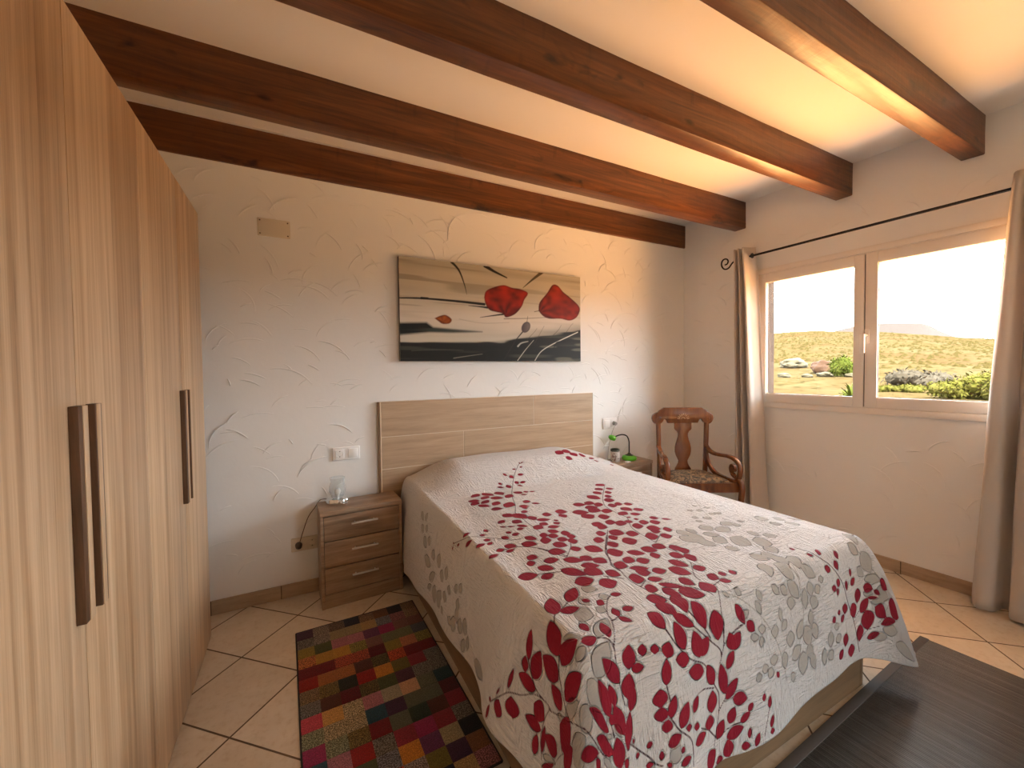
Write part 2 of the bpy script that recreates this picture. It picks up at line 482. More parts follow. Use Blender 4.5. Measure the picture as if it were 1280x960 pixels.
wbox(mb, LEFT+0.01, WX-0.021, 0.760, 2.443, 2.072, 2.092); wbox(mb, LEFT+0.01, WX-0.040, 0.760, 2.443, 0.0, 0.08)
wbox(mb, LEFT+0.01, LEFT+0.02, 0.760, 2.443, 0.08, 2.072); wbox(mb, LEFT+0.02, WX-0.03, 1.602, 1.618, 0.08, 2.072)
mb.build('body', M_oak, wd)
seams = [0.742, 1.1755, 1.6115, 2.0475, 2.461]
hspec = [(1.135, 1.168, 1), (1.213, 1.246, 0), (2.009, 2.042, 1), (2.088, 2.121, 0)]
for i in range(4):
    a, b_ = seams[i]+0.0012, seams[i+1]-0.0012
    mb = MB(); wbox(mb, WX-0.019, WX, a, b_, 0.012, 2.094, 0.0012)
    dr = mb.build('door', M_oak, wd)
    h0, h1, side = hspec[i]
    mb = MB()
    z0, z1 = 0.803, 1.253
    wbox(mb, WX, WX+0.016, h0, h1, z0, z1, 0.0012)
    ho = mb.build('handle', M_walnut, dr); tag(ho, 'dark walnut bar handle')
    mb = MB()
    if side: wbox(mb, WX, WX+0.0175, h1-0.016, h1+0.006, z0, z1, 0.0008)
    else: wbox(mb, WX, WX+0.0175, h0+0.004, h0+0.024, z0, z1, 0.0008)
    mb.build('handle_inlay', M_oak, dr)

# ------------------------------------------------------------------ nightstands
M_ns = wood('grey_oak', [(0.28, srgb(118, 96, 76)), (0.45, srgb(152, 127, 103)), (0.62, srgb(176, 151, 126)), (0.8, srgb(190, 166, 142))], (2.2, 16, 34), 0.45, 0.1, 80)
M_steel = plain('brushed_steel', (0.78, 0.75, 0.71, 1), 0.32, 0.35, nscale=200)
M_dark = plain('dark_gap', (0.02, 0.015, 0.01, 1), 0.9)
def nightstand(loc, rz, label):
    w, dp, h = 0.447, 0.208, 0.547
    ns = empty('nightstand', loc, rz, label, 'nightstand', 'oak bedside nightstands')
    mb = MB()
    mb.box(0, 0.016, 0.0, dp, 0, h-0.026, 0.0008); mb.box(w-0.016, w, 0.0, dp, 0, h-0.026, 0.0008)
    mb.box(0.016, w-0.016, dp-0.008, dp, 0.0, h-0.026); mb.box(0.016, w-0.016, 0.004, 0.02, 0, 0.076, 0.0008)
    mb.box(0.016, w-0.016, 0.0185, dp-0.008, 0.06, 0.076); mb.box(0.016, w-0.016, 0.0185, 0.022, 0.076, h-0.03, m=1)  # dark sheet behind the drawer fronts, painted in for shade in the gaps
    mb.build('body', [M_ns, M_dark], ns)
    mb = MB(); mb.box(-0.002, w+0.002, -0.004, dp, h-0.027, h, 0.0015); mb.build('top', M_ns, ns)
    for k, (z0, z1) in enumerate(((0.079, 0.2235), (0.2265, 0.373), (0.376, 0.5165))):
        mb = MB(); mb.box(0.0185, w-0.0185, 0.0015, 0.018, z0+0.0016, z1-0.0016, 0.001)
        d_ = mb.build('drawer', M_ns, ns)
        zc = z0 + (z1-z0)*0.62
        mb = MB(); mb.box(w*0.355, w*0.68, -0.024, -0.015, zc-0.005, zc+0.005, 0.002)
        mb.tube([(w*0.40, -0.018, zc), (w*0.40, 0.003, zc)], 0.004, 10); mb.tube([(w*0.635, -0.018, zc), (w*0.635, 0.003, zc)], 0.004, 10)
        tag(mb.build('handle', M_steel, d_), 'brushed steel bar handle')
    return ns
nightstand((0.090, 2.447, 0), R(2.0), 'grey oak nightstand with three drawers left of the bed, beside the wardrobe')
nightstand((2.200, 2.474, 0), R(0.6), 'oak nightstand mostly hidden behind the right side of the bed, beside the wooden armchair')

# ------------------------------------------------------------------ headboard (wood-look tiles on the wall)
HX0, HX1, HZ, HY = 0.462, 2.163, 1.1255, 2.667
M_hb = wood('wood_look_tile', [(0.28, srgb(150, 124, 98)), (0.5, srgb(178, 150, 120)), (0.78, srgb(196, 170, 140))], (1.6, 12, 30), 0.5, 0.05, 70)
M_grout = plain('tile_grout', srgb(214, 196, 170), 0.85)
hb = empty('headboard', (0.462, HY, 0.0), 0, 'low wood-look tiled headboard panel fixed to the wall behind the bed', 'headboard')
mb = MB(); mb.box(0, HX1-HX0, 0.0018, D-HY-0.004, 0.0, HZ-0.002); mb.build('grout', M_grout, hb, None)
mb = MB()
rows = [(0.9015, HZ, (1.596-HX0,)), (0.6945, 0.8985, (1.021-HX0,)), (0.487, 0.6915, (0.62,)), (0.28, 0.484, (1.134,)), (0.0, 0.277, (0.5,))]
for z0, z1, js in rows:
    xs = [0.0] + list(js) + [HX1-HX0]
    for a, b_ in zip(xs, xs[1:]):
        mb.box(a+0.0026, b_-0.0026, 0, 0.008, z0+0.001, z1-0.001, 0.0008, 1)
mb.build('tiles', M_hb, hb, None)
mb = MB(); mb.box(-0.006, 0.0, -0.001, D-HY-0.004, 0, HZ, 0.0015); mb.box(-0.001, HX1-HX0, 0.0045, D-HY-0.004, HZ-0.002, HZ+0.002, 0.0008)
tag(mb.build('edge_trim', plain('edge_trim', srgb(226, 206, 180), 0.4), hb), 'pale edge strip')
M_se = plain('side_edge', srgb(150, 124, 96), 0.6)
mb = MB(); mb.box(-0.018, -0.006, 0.008, D-HY-0.004, 0, HZ, 0.001); mb.build('side_edge', M_se, hb)
mb = MB(); mb.box(HX1-HX0, HX1-HX0+0.004, 0.001, D-HY-0.004, 0, HZ, 0.001); mb.build('side_edge', M_se, hb)

# ------------------------------------------------------------------ bed
M_bed = wood('bed_oak', [(0.3, srgb(112, 88, 64)), (0.55, srgb(140, 113, 84)), (0.8, srgb(158, 130, 100))], (1.5, 1.5, 26), 0.5, 0.08)
BX0, BX1, BY0, BY1 = 0.596, 2.045, 0.79, 2.655
bed = empty('bed', ((BX0+BX1)/2, (BY0+BY1)/2, 0), 0, 'double bed with a box base of oak boards, under the leaf-print quilt', 'bed')
bw, bl = (BX1-BX0)/2, (BY1-BY0)/2
mb = MB()
mb.box(-bw, -bw+0.025, -bl, bl, 0, 0.30, 0.0015); mb.box(bw-0.025, bw, -bl, bl, 0, 0.30, 0.0015)
mb.box(-bw+0.025, bw-0.025, -bl, -bl+0.025, 0, 0.30, 0.0015); mb.box(-bw+0.025, bw-0.025, bl-0.025, bl, 0, 0.30, 0.0015)
mb.box(-bw+0.025, bw-0.025, -bl+0.025, bl-0.025, 0.26, 0.285)
mb.build('base', M_bed, bed)
mb = MB(); mb.box(-bw+0.01, bw-0.01, -bl+0.045, bl-0.01, 0.286, 0.565, 0.05, 4)
mb.build('mattress', plain('mattress_ticking', (0.75, 0.72, 0.68, 1), 0.9), bed)

# ------------------------------------------------------------------ painting
t = NT('canvas_paint')
at = t.add('ShaderNodeVertexColor', layer_name='paint')
wv = t.noise(t.coord('Object', scale=(30, 30, 30)), 20, 2)
M_paint = t.set(at.outputs['Color'], 0.55, t.bump(wv, 0.05, 0.001), spec=0.3)
M_canvas = plain('canvas_side', srgb(96, 86, 74), 0.8)
PX0, PX1, PZ0, PZ1, PY = 0.5915, 2.0395, 1.387, 2.0645, 2.6615
def lin(c): return np.array(srgb(*c)[:3])
NU, NV = 440, 206
uu, vv = np.meshgrid(np.linspace(0, 1, NU), np.linspace(0, 1, NV), indexing='ij')
asp = (PX1-PX0)/(PZ1-PZ0)
rs = np.random.RandomState(3)
def smooth_noise(fu, fv, seed):
    r_ = np.random.RandomState(seed).rand(int(fu)+3, int(fv)+3)
    a, b_ = uu*fu, vv*fv
    i, j = a.astype(int), b_.astype(int); x, y = a-i, b_-j
    x = x*x*(3-2*x); y = y*y*(3-2*y)
    return (r_[i, j]*(1-x)+r_[i+1, j]*x)*(1-y) + (r_[i, j+1]*(1-x)+r_[i+1, j+1]*x)*y
def mixc(img, mask, c): img += (np.asarray(c)-img)*mask[..., None]
def sstep(a, b_, x):
    q = np.clip((x-a)/(b_-a), 0, 1); return q*q*(3-2*q)
wob = smooth_noise(5, 30, 4)*0.03 + smooth_noise(14, 60, 8)*0.012
vw = vv + wob - 0.02
img = np.zeros((NU, NV, 3)) + lin((196, 188, 170))
mixc(img, sstep(0.55, 1.0, vw)*0.55*smooth_noise(3, 16, 21), lin((140, 132, 112)))
mixc(img, sstep(0.62, 0.85, smooth_noise(3, 34, 5))*sstep(0.5, 0.7, vv)*0.5*(1-0.5*uu), lin((108, 100, 84)))
mixc(img, np.exp(-((vw-0.43)/0.14)**2)*0.85, lin((222, 212, 198)))
mixc(img, sstep(0.6, 0.8, smooth_noise(4, 50, 6))*np.exp(-((vv-0.55)/0.1)**2)*0.5, lin((150, 140, 124)))
def poly_mask(pts, soft=0.006):
    P = np.array(pts)*[asp, 1]; X, Y = uu*asp, vv
    inside = np.zeros(uu.shape, bool); dist = np.full(uu.shape, 9.0)
    n = len(P)
    for k in range(n):
        a, b_ = P[k], P[(k+1) % n]
        cond = ((a[1] > Y) != (b_[1] > Y))
        xi = (b_[0]-a[0])*(Y-a[1])/((b_[1]-a[1]) if abs(b_[1]-a[1]) > 1e-9 else 1e-9)+a[0]
        inside ^= cond & (X < xi)
        ab = b_-a; tt = np.clip(((X-a[0])*ab[0]+(Y-a[1])*ab[1])/(ab@ab+1e-12), 0, 1)
        dist = np.minimum(dist, np.hypot(X-a[0]-tt*ab[0], Y-a[1]-tt*ab[1]))
    sd = np.where(inside, -dist, dist)
    return np.clip(0.5-sd/(2*soft), 0, 1), sd
def line_mask(pts, w0, w1, soft=0.003):
    P = np.array([tuple(p)[:2] for p in catmull([(a*asp, b_, 0) for a, b_ in pts], 8)])
    X, Y = uu*asp, vv; best = np.full(uu.shape, 9.0)
    n = len(P)
    for k in range(n-1):
        a, b_ = P[k], P[k+1]; ab = b_-a
        tt = np.clip(((X-a[0])*ab[0]+(Y-a[1])*ab[1])/(ab@ab+1e-12), 0, 1)
        w = w0+(w1-w0)*(k+tt)/(n-1)
        best = np.minimum(best, np.hypot(X-a[0]-tt*ab[0], Y-a[1]-tt*ab[1])-w)
    return np.clip(0.5-best/(2*soft), 0, 1)
# dark ground and far bank
gb = np.interp(uu[:, 0], [0, .264, .521, .614, .778, 1.0], [.185, .196, .211, .255, .30, .364])[:, None]
haze = sstep(gb+0.14, gb, vw)*sstep(0.35, 0.9, uu)
mixc(img, haze*0.6, lin((96, 92, 80)))
mixc(img, sstep(gb+0.012, gb-0.012, vw), lin((24, 25, 22)))
mixc(img, sstep(0.58, 0.85, smooth_noise(3, 44, 12))*sstep(gb, gb-0.03, vv)*0.6, lin((76, 76, 66)))
mixc(img, sstep(0.6, 0.8, smooth_noise(9, 30, 14))*sstep(gb, gb-0.03, vv)*sstep(0.55, 0.8, uu)*0.6, lin((112, 108, 92)))
mixc(img, np.exp(-((vw-gb-0.03)/0.022)**2)*0.7*(1-sstep(0.5, 0.75, uu)), lin((206, 200, 188)))
bank, _ = poly_mask([(-.01, .365), (.122, .381), (.153, .336), (.25, .322), (.40, .308), (.25, .29), (.134, .284), (-.01, .249)], 0.012)
mixc(img, bank, lin((20, 23, 22)))
mixc(img, bank*sstep(0.6, 0.8, smooth_noise(4, 50, 17))*0.6, lin((66, 76, 72)))
for pts, w0, w1, c in (
    ([(.247, 1.0), (.283, .925), (.309, .793), (.322, .685)], .014, .001, (34, 32, 28)),
    ([(.42, 1.003), (.466, .957), (.54, .901)], .022, .006, (30, 28, 24)),
    ([(.75, 1.007), (.69, .91), (.633, .81)], .020, .002, (78, 70, 52)),
    ([(-.01, .60), (.099, .612), (.253, .610), (.413, .598)], .006, .014, (32, 32, 30)),
    ([(.10, .615), (.13, .618)], .012, .008, (16, 16, 16)),
    ([(.33, .573), (.39, .57), (.43, .566)], .002, .012, (38, 44, 46)),
    ([(.39, .458), (.46, .485), (.53, .51)], .002, .010, (24, 22, 20)),
    ([(.522, .458), (.65, .475), (.78, .50)], .006, .003, (150, 140, 126)),
    ([(.28, .43), (.40, .40), (.55, .42)], .002, .002, (170, 158, 140)),
    ([(.597, .008), (.645, .128), (.694, .235)], .004, .002, (214, 206, 190)),
    ([(.701, .008), (.743, .115), (.829, .211), (.981, .346)], .004, .005, (220, 212, 196)),
    ([(.82, .15), (.84, .215), (.89, .23)], .003, .012, (16, 16, 14)),
    ([(.70, .20), (.73, .30), (.76, .40)], .002, .001, (60, 54, 46)), ([(.80, .27), (.85, .36), (.87, .42)], .003, .001, (70, 64, 52)),
    ([(.90, .33), (.93, .41), (.95, .45)], .002, .001, (80, 72, 60)), ([(.655, .24), (.70, .33), (.715, .37)], .002, .001, (60, 54, 46)),
    ([(.25, .03), (.33, .055), (.40, .075)], .003, .001, (160, 154, 140)), ([(.05, .10), (.2, .115), (.3, .11)], .002, .001, (90, 88, 78)),
    ([(.66, .22), (.62, .20), (.60, .165)], .004, .010, (180, 176, 164)),
    ([(.627, .321), (.60, .26), (.582, .214), (.52, .022)], .007, .003, (44, 38, 36)),
    ([(.655, .44), (.66, .50)], .003, .002, (50, 44, 40)),
    ([(.70, .555), (.73, .57)], .003, .003, (60, 30, 26))):
    mixc(img, line_mask(pts, w0, w1), lin(c))
def poppy(pts, hub, seed, ca, cb, rays=9):
    P = [tuple(p)[:2] for p in catmull([(a, b_, 0) for a, b_ in pts] + [(pts[0][0], pts[0][1], 0)], 5)]
    m, sd = poly_mask(P[:-1], 0.004)
    an = np.arctan2(vv-hub[1], (uu-hub[0])*asp); rr = np.hypot((uu-hub[0])*asp, vv-hub[1])
    s_ = 0.5+0.28*np.sin(an*rays*0.7+seed+6*smooth_noise(7, 9, 30+seed))+0.5*(smooth_noise(40, 26, 50+seed)-0.5)
    col = lin(ca)[None, None]*(1-s_[..., None])+lin(cb)[None, None]*s_[..., None]
    col = col*(0.45+0.55*sstep(0.0, 0.03, -sd))[..., None]*(0.55+0.6*np.clip(rr/0.3, 0, 1))[..., None]
    img[:] = img + (col-img)*m[..., None]
poppy([(.413, .672), (.424, .739), (.465, .786), (.522, .819), (.57, .799), (.617, .793), (.662, .757), (.640, .678), (.624, .602), (.584, .514), (.533, .474), (.515, .512), (.478, .525), (.441, .543), (.42, .603)], (.530, .50), 2, (96, 14, 8), (172, 34, 18))
poppy([(.726, .57), (.733, .662), (.78, .776), (.815, .874), (.849, .874), (.884, .809), (.928, .753), (.985, .668), (.996, .605), (.973, .521), (.927, .479), (.865, .494), (.796, .487), (.754, .513)], (.735, .54), 4, (88, 14, 10), (168, 40, 22), 14)
poppy([(.160, .425), (.187, .452), (.215, .463), (.243, .423), (.232, .381), (.199, .373), (.18, .395)], (.20, .40), 1, (160, 60, 14), (214, 112, 30), 6)
pm, sd = poly_mask([(.648+.026*math.cos(a)*1.0+.008*math.sin(a), .377+.062*math.sin(a)) for a in np.linspace(0, 2*pi, 20)[:-1]], 0.004)
mixc(img, pm, lin((84, 74, 76))); mixc(img, pm*sstep(0.0, -0.02, sd-0.0)*np.clip((uu-.63)/.05, 0, 1)*0.6, lin((150, 140, 138)))
pa = empty('painting', ((PX0+PX1)/2, PY, (PZ0+PZ1)/2), 0, 'wide unframed canvas painting of red poppies over a black field, above the headboard', 'painting')
hw, hh = (PX1-PX0)/2, (PZ1-PZ0)/2
V = np.stack([(uu*2-1)*hw, np.zeros_like(uu), (vv*2-1)*hh], -1).reshape(-1, 3)
me = grid_mesh('picture', V[:, :], NU, NV)
ca = me.color_attributes.new('paint', 'FLOAT_COLOR', 'POINT')
ca.data.foreach_set('color', np.concatenate([np.clip(img, 0, 1).reshape(-1, 3), np.ones((NU*NV, 1))], 1).astype(np.float32).ravel())
link('picture', me, M_paint, pa, True)
mb = MB(); mb.box(-hw, hw, 0.0006, D-PY-0.003, -hh, hh, 0.0); mb.build('canvas_frame', M_canvas, pa, None)

# ------------------------------------------------------------------ wall plates and sockets
M_white = plain('white_plastic', (0.88, 0.87, 0.85, 1), 0.35, nscale=4, var=0.01)
M_cream = plain('cream_plastic', (0.70, 0.62, 0.49, 1), 0.5, nscale=4, var=0.01)
def schuko(parent, x, z, y, r=0.019, mat=None):
    mb = MB()
    q = Matrix.Translation((x, y, z)) @ Matrix.Rotation(pi/2, 4, 'X')
    mb.lathe([(r+0.003, 0.0), (r+0.003, 0.003), (r, 0.0035), (r*0.97, -0.004), (0, -0.004)], n=28)
    for v in mb.bm.verts: v.co = q @ v.co
    o = mb.build('socket_insert', mat or M_white, parent)
    mb = MB()
    for dx in (-0.0095, 0.0095): mb.tube([(x+dx, y+0.003, z), (x+dx, y+0.0045, z)], 0.0026, 10)
    for dz in (-0.0165, 0.0165): mb.box(x-0.003, x+0.003, y-0.002, y+0.004, z+dz-0.0022, z+dz+0.0022)
    mb.build('contact', M_dark, o)
def plate(name, x0, x1, z0, z1, label, cat, mat, th=0.011):
    r_ = empty(name, ((x0+x1)/2, D, (z0+z1)/2), 0, label, cat)
    w, h = (x1-x0)/2, (z1-z0)/2
    mb = MB(); mb.box(-w, w, -th, 0.0, -h, h, 0.004, 3); mb.build('plate', mat, r_)
    return r_, w, h, -th
pl, w, h, y = plate('wall_socket', 0.175, 0.334, 0.776, 0.857, 'white double wall plate with a power socket and a switch above the left nightstand', 'wall socket', M_white)
mb = MB(); mb.box(-w*0.82, -w*0.14, y-0.002, y+0.001, -h*0.68, h*0.68, 0.002); mb.build('socket_cover', M_white, pl)
schuko(pl, -w*0.48, 0, y-0.0025)
mb = MB(); mb.box(w*0.14, w*0.82, y-0.006, y+0.001, -h*0.68, h*0.68, 0.003); mb.build('switch_rocker', M_white, pl)
pl, w, h, y = plate('wall_socket', -0.058, 0.092, 0.262, 0.342, 'cream double wall socket low on the wall left of the left nightstand', 'wall socket', M_cream)
schuko(pl, w*0.48, 0, y-0.0025, mat=M_cream); schuko(pl, -w*0.48, 0, y-0.0025, mat=M_cream)
low_c = Vector((0.017-w*0.48, D+y-0.003, 0.302))
pl, w, h, y = plate('blank_plate', -0.183, -0.021, 2.094, 2.194, 'blank cream cover plate with four screws high on the wall', 'cover plate', M_cream, 0.006)
M_scr = plain('screw', srgb(96, 76, 52), 0.5)
for dx in (-1, 1):
    for dz in (-1, 1):
        mb = MB(); mb.tube([(dx*(w-0.012), y-0.0008, dz*(h-0.013)), (dx*(w-0.012), y+0.002, dz*(h-0.013))], 0.0042, 10); mb.build('screw', M_scr, pl)
pl, w, h, y = plate('wall_socket', 2.292, 2.445, 0.808, 0.900, 'white double wall plate beside the headboard, above the green lamp', 'wall socket', M_white)
mb = MB(); mb.box(-w*0.82, -w*0.10, y-0.005, y+0.001, -h*0.66, h*0.66, 0.003); mb.build('switch_rocker', M_white, pl)
mb = MB(); mb.box(w*0.08, w*0.84, y-0.002, y+0.001, -h*0.68, h*0.68, 0.002); mb.build('socket_cover', M_white, pl)
schuko(pl, w*0.46, 0, y-0.0025)
px_, pz_ = 2.3685+w*0.46, 0.854
ch = empty('charger_plug', (px_, D-0.016, pz_), 0, 'grey plug with a thin cord, pushed into the wall plate beside the headboard', 'plug')
mb = MB(); mb.tube([(0, 0.0, 0), (0, -0.03, 0.0)], [0.016, 0.013], 16); mb.tube([(0, -0.022, 0), (-0.014, -0.034, -0.012)], [0.008, 0.005], 10)
mb.build('plug_body', plain('grey_rubber', (0.35, 0.32, 0.29, 1), 0.5), ch)
mb = MB(); mb.tube(catmull([(-0.014, -0.034, -0.012), (-0.035, -0.035, -0.04), (-0.045, -0.01, -0.12), (-0.05, 0.012, -0.22), (-0.06, 0.012, -0.36)], 8), 0.0018, 8)
mb.build('cord', plain('pale_cord', (0.55, 0.52, 0.48, 1), 0.6), ch)
# ------------------------------------------------------------------ small table lamp on the left nightstand
LZ = 0.547
M_chrome = plain('chrome', (0.86, 0.85, 0.84, 1), 0.08, 1.0, nscale=3, var=0.01)
t = NT('clear_glass')
tr = t.add('ShaderNodeBsdfTransparent'); tr.inputs[0].default_value = (0.93, 0.94, 0.94, 1)
gl = t.b; t.set((0.9, 0.9, 0.9, 1), 0.12, spec=0.6)
lw = t.add('ShaderNodeLayerWeight'); lw.inputs[0].default_value = 0.25
mx = t.add('ShaderNodeMixShader'); t.l(t.math('MULTIPLY_ADD', lw.outputs['Facing'], 0.5, 0.04), mx.inputs[0]); t.l(tr.outputs[0], mx.inputs[1]); t.l(gl.outputs[0], mx.inputs[2]); t.l(mx.outputs[0], t.out.inputs['Surface'])
M_clear = t.m
tl = empty('table_lamp', (0.190, 2.572, LZ), R(-20), 'small clear glass table lamp with an oval chrome base on the left nightstand', 'lamp')
mb = MB(); mb.lathe([(0, 0), (0.058, 0), (0.064, 0.004), (0.064, 0.026), (0.060, 0.032), (0.02, 0.034), (0, 0.034)], n=40, sy=0.62); mb.build('base', M_chrome, tl)
mb = MB(); mb.tube([(0.022, -0.041, 0.016), (0.022, -0.047, 0.016)], 0.007, 14); mb.build('switch', M_chrome, tl)
mb = MB(); mb.lathe([(0.024, 0.034), (0.034, 0.045), (0.045, 0.075), (0.044, 0.105), (0.036, 0.135), (0.042, 0.155), (0.0405, 0.155), (0.0345, 0.135), (0.0425, 0.105), (0.0435, 0.075), (0.0325, 0.046), (0.0, 0.037)], n=36); mb.build('glass_shade', M_clear, tl)
mb = MB(); mb.lathe([(0.010, 0.034), (0.010, 0.05), (0.0, 0.05)], n=16); mb.build('bulb_holder', M_white, tl)
mb = MB(); mb.lathe([(0.007, 0.048), (0.015, 0.06), (0.018, 0.074), (0.013, 0.088), (0, 0.095)], n=20); mb.build('bulb', M_white, tl)
mb = MB()
loc = Matrix.Translation(tl.location) @ Matrix.Rotation(R(-20), 4, 'Z')
iv = loc.inverted()
pts = [(0.172, 2.606, LZ+0.012), (0.14, 2.66, LZ+0.010), (0.10, 2.684, LZ+0.003), (0.072, 2.684, 0.51), (0.035, 2.682, 0.46), (0.006, 2.68, 0.38), (-0.012, 2.668, 0.325), (low_c.x, D-0.05, 0.304)]
mb.tube([iv @ p for p in catmull(pts, 8)], 0.0022, 8); mb.build('cord', plain('brown_cord', srgb(96, 72, 50), 0.6), tl)
mb = MB(); mb.tube([iv @ Vector((low_c.x, D-0.012, 0.302)), iv @ Vector((low_c.x, D-0.040, 0.302)), iv @ Vector((low_c.x, D-0.052, 0.303))], [0.019, 0.017, 0.007], 20); mb.build('plug', plain('dark_plug', srgb(70, 56, 44), 0.5), tl)

# ------------------------------------------------------------------ green desk lamp, jar, card on the right nightstand
M_green = plain('green_plastic', srgb(96, 190, 34), 0.28, nscale=4, var=0.02)
M_black = plain('black_rubber', (0.012, 0.012, 0.012, 1), 0.4)
gx, gy = 2.478, 2.575
g_ = empty('desk_lamp', (gx, gy, LZ), R(-27.5), 'small green and black gooseneck lamp on the right nightstand', 'lamp')
mb = MB(); mb.lathe([(0, 0), (0.050, 0), (0.060, 0.008), (0.062, 0.020), (0.056, 0.033), (0.040, 0.041), (0.0, 0.043)], n=36); mb.build('base', M_green, g_)
mb = MB(); mb.lathe([(0.034, 0.041), (0.030, 0.046), (0.016, 0.052), (0.010, 0.062), (0.0, 0.064)], n=24); mb.build('collar', M_black, g_)
mb = MB(); mb.tube(catmull([(0, 0, 0.055), (0, 0, 0.12), (-0.002, 0, 0.165), (-0.02, 0, 0.205), (-0.055, 0, 0.217), (-0.09, 0, 0.212), (-0.118, 0, 0.200)], 8), 0.0055, 12); mb.build('gooseneck', M_black, g_)
mb = MB()
q = Matrix.Translation((-0.145, -0.004, 0.193)) @ Matrix.Rotation(R(-68), 4, 'Y') @ Matrix.Rotation(R(10), 4, 'X')
mb.lathe([(0, 0.030), (0.012, 0.029), (0.020, 0.018), (0.023, 0.0), (0.021, -0.022), (0.019, -0.027), (0.017, -0.024), (0, -0.022)], n=24, sx=1.0)
for v in mb.bm.verts: v.co = q @ v.co
mb.build('lamp_head', M_green, g_)
t = NT('jar_print')
v = t.coord('Object', scale=(1, 1, 1))
nz = t.noise(v, 55, 2, 0.5, 0.4)
M_jar = t.set(t.ramp(nz, [(0.56, (0.70, 0.66, 0.62, 1)), (0.60, (0.30, 0.22, 0.20, 1)), (0.72, (0.36, 0.22, 0.20, 1))]), 0.3)
j = empty('jar', (2.345, 2.60, LZ), 0, 'pale printed jar with a dark rim standing beside the green lamp', 'jar')
mb = MB(); mb.lathe([(0, 0), (0.034, 0), (0.037, 0.004), (0.037, 0.088), (0.034, 0.088), (0.034, 0.01), (0, 0.01)], n=32); mb.build('body', M_jar, j)
mb = MB(); mb.lathe([(0.034, 0.086), (0.0385, 0.086), (0.0385, 0.100), (0.036, 0.103), (0.033, 0.100), (0.033, 0.086)], n=32); mb.build('rim', plain('jar_rim', srgb(70, 74, 60), 0.35), j)
mb = MB(); mb.lathe([(0, 0.06), (0.0335, 0.06)], n=24); mb.build('wax', plain('wax', (0.45, 0.42, 0.36, 1), 0.6), j)
cd = MB(); cd.box(-0.026, 0.026, -0.018, 0.018, 0, 0.006, 0.002); o = cd.build('card', M_white); o.location = (gx-0.075, gy-0.055, LZ+0.0005); o.rotation_euler.z = R(15)
tag(o, 'small pale flat tag lying in front of the green lamp base', 'tag')

# ------------------------------------------------------------------ armchair
CH = NT('mahogany')
v = CH.coord('Object', scale=(12, 12, 2.5)); a = CH.noise(v, 1.5, 5, 0.6, 0.8)
M_mah = CH.set(CH.ramp(a, [(0.3, (0.085, 0.022, 0.006, 1)), (0.55, (0.185, 0.056, 0.014, 1)), (0.8, (0.28, 0.095, 0.026, 1))]), 0.27, None, spec=0.55, coat=0.25)
t = NT('tapestry')
v = t.coord('Object'); a = t.noise(v, 32, 3, 0.6, 1.2); b_ = t.noise(v, 90, 2, 0.6); c_ = t.noise(v, 18, 3, 0.5, 2.0)
cc = t.ramp(a, [(0.36, (0.035, 0.03, 0.028, 1)), (0.44, (0.17, 0.13, 0.085, 1)), (0.52, (0.36, 0.27, 0.17, 1)), (0.62, (0.22, 0.15, 0.10, 1))])
cc = t.mix(t.ramp(c_, [(0.50, 0), (0.56, 0.8)]), cc, (0.06, 0.065, 0.065, 1))
M_tap = t.set(cc, 0.9, t.bump(b_, 0.3, 0.002), spec=0.2)
M_carv = plain('carved_pale', srgb(190, 134, 84), 0.4)
ac = empty('armchair', (2.797, 2.300, 0), R(-27.5), 'carved brown wooden armchair with a patterned seat, in the corner by the left curtain', 'chair')
rail = [(-.153, .998), (-.185, .978), (-.202, .962), (-.222, .956), (-.238, .945), (-.248, .930), (-.251, .914), (-.248, .896), (-.240, .880), (-.228, .868), (-.214, .863), (-.198, .863), (-.182, .869), (-.168, .880), (-.160, .893), (-.156, .904), (-.145, .902), (-.135, .898), (-.122, .872)]
rail = rail + [(-x, z) for x, z in reversed(rail)]
mb = MB(); mb.prism(rail, -0.016, 0.016, 0.004); cr = mb.build('crest_rail', M_mah, ac, 50)
for sg in (-1, 1):
    mb = MB(); sp = []
    for k in range(30):
        tt = k/29; an = (pi*0.5 + tt*2*pi*1.05); rr = 0.030*(1-tt*0.62)
        sp.append((sg*(0.206 + math.cos(an)*rr*1.0), -0.016, 0.900+math.sin(an)*rr))
    mb.tube(sp, 0.0028, 8); mb.build('scroll_carving', M_mah, cr)
mb = MB()
for k in range(9):
    an = pi*(0.04+0.92*k/8)
    c, s_ = math.cos(an), math.sin(an)
    mb.tube([(c*0.026, -0.0165, 0.905+s_*0.026), (c*0.036, -0.019, 0.905+s_*0.034), (c*0.050, -0.0165, 0.905+s_*0.046)], [0.0022, 0.0044, 0.0028], 8)
for rr in (0.018, 0.011):
    mb.tube([(math.cos(pi*k/10)*rr, -0.017, 0.905+math.sin(pi*k/10)*rr) for k in range(11)], 0.0024, 8)
tag(mb.build('fan_carving', M_carv, cr), 'pale carved fan')
sp = [(-.066, .880), (-.066, .826), (-.060, .815), (-.044, .802), (-.036, .785), (-.035, .765), (-.042, .735), (-.054, .700), (-.061, .665), (-.061, .635), (-.055, .608), (-.042, .582), (-.032, .560), (-.034, .540), (-.046, .515), (-.060, .495), (-.064, .47)]
sp = sp + [(-x*1.0+0.008, z) for x, z in reversed(sp)]
mb = MB(); mb.prism(sp, -0.009, 0.009, 0.0025); mb.build('back_splat', M_mah, ac, 50)
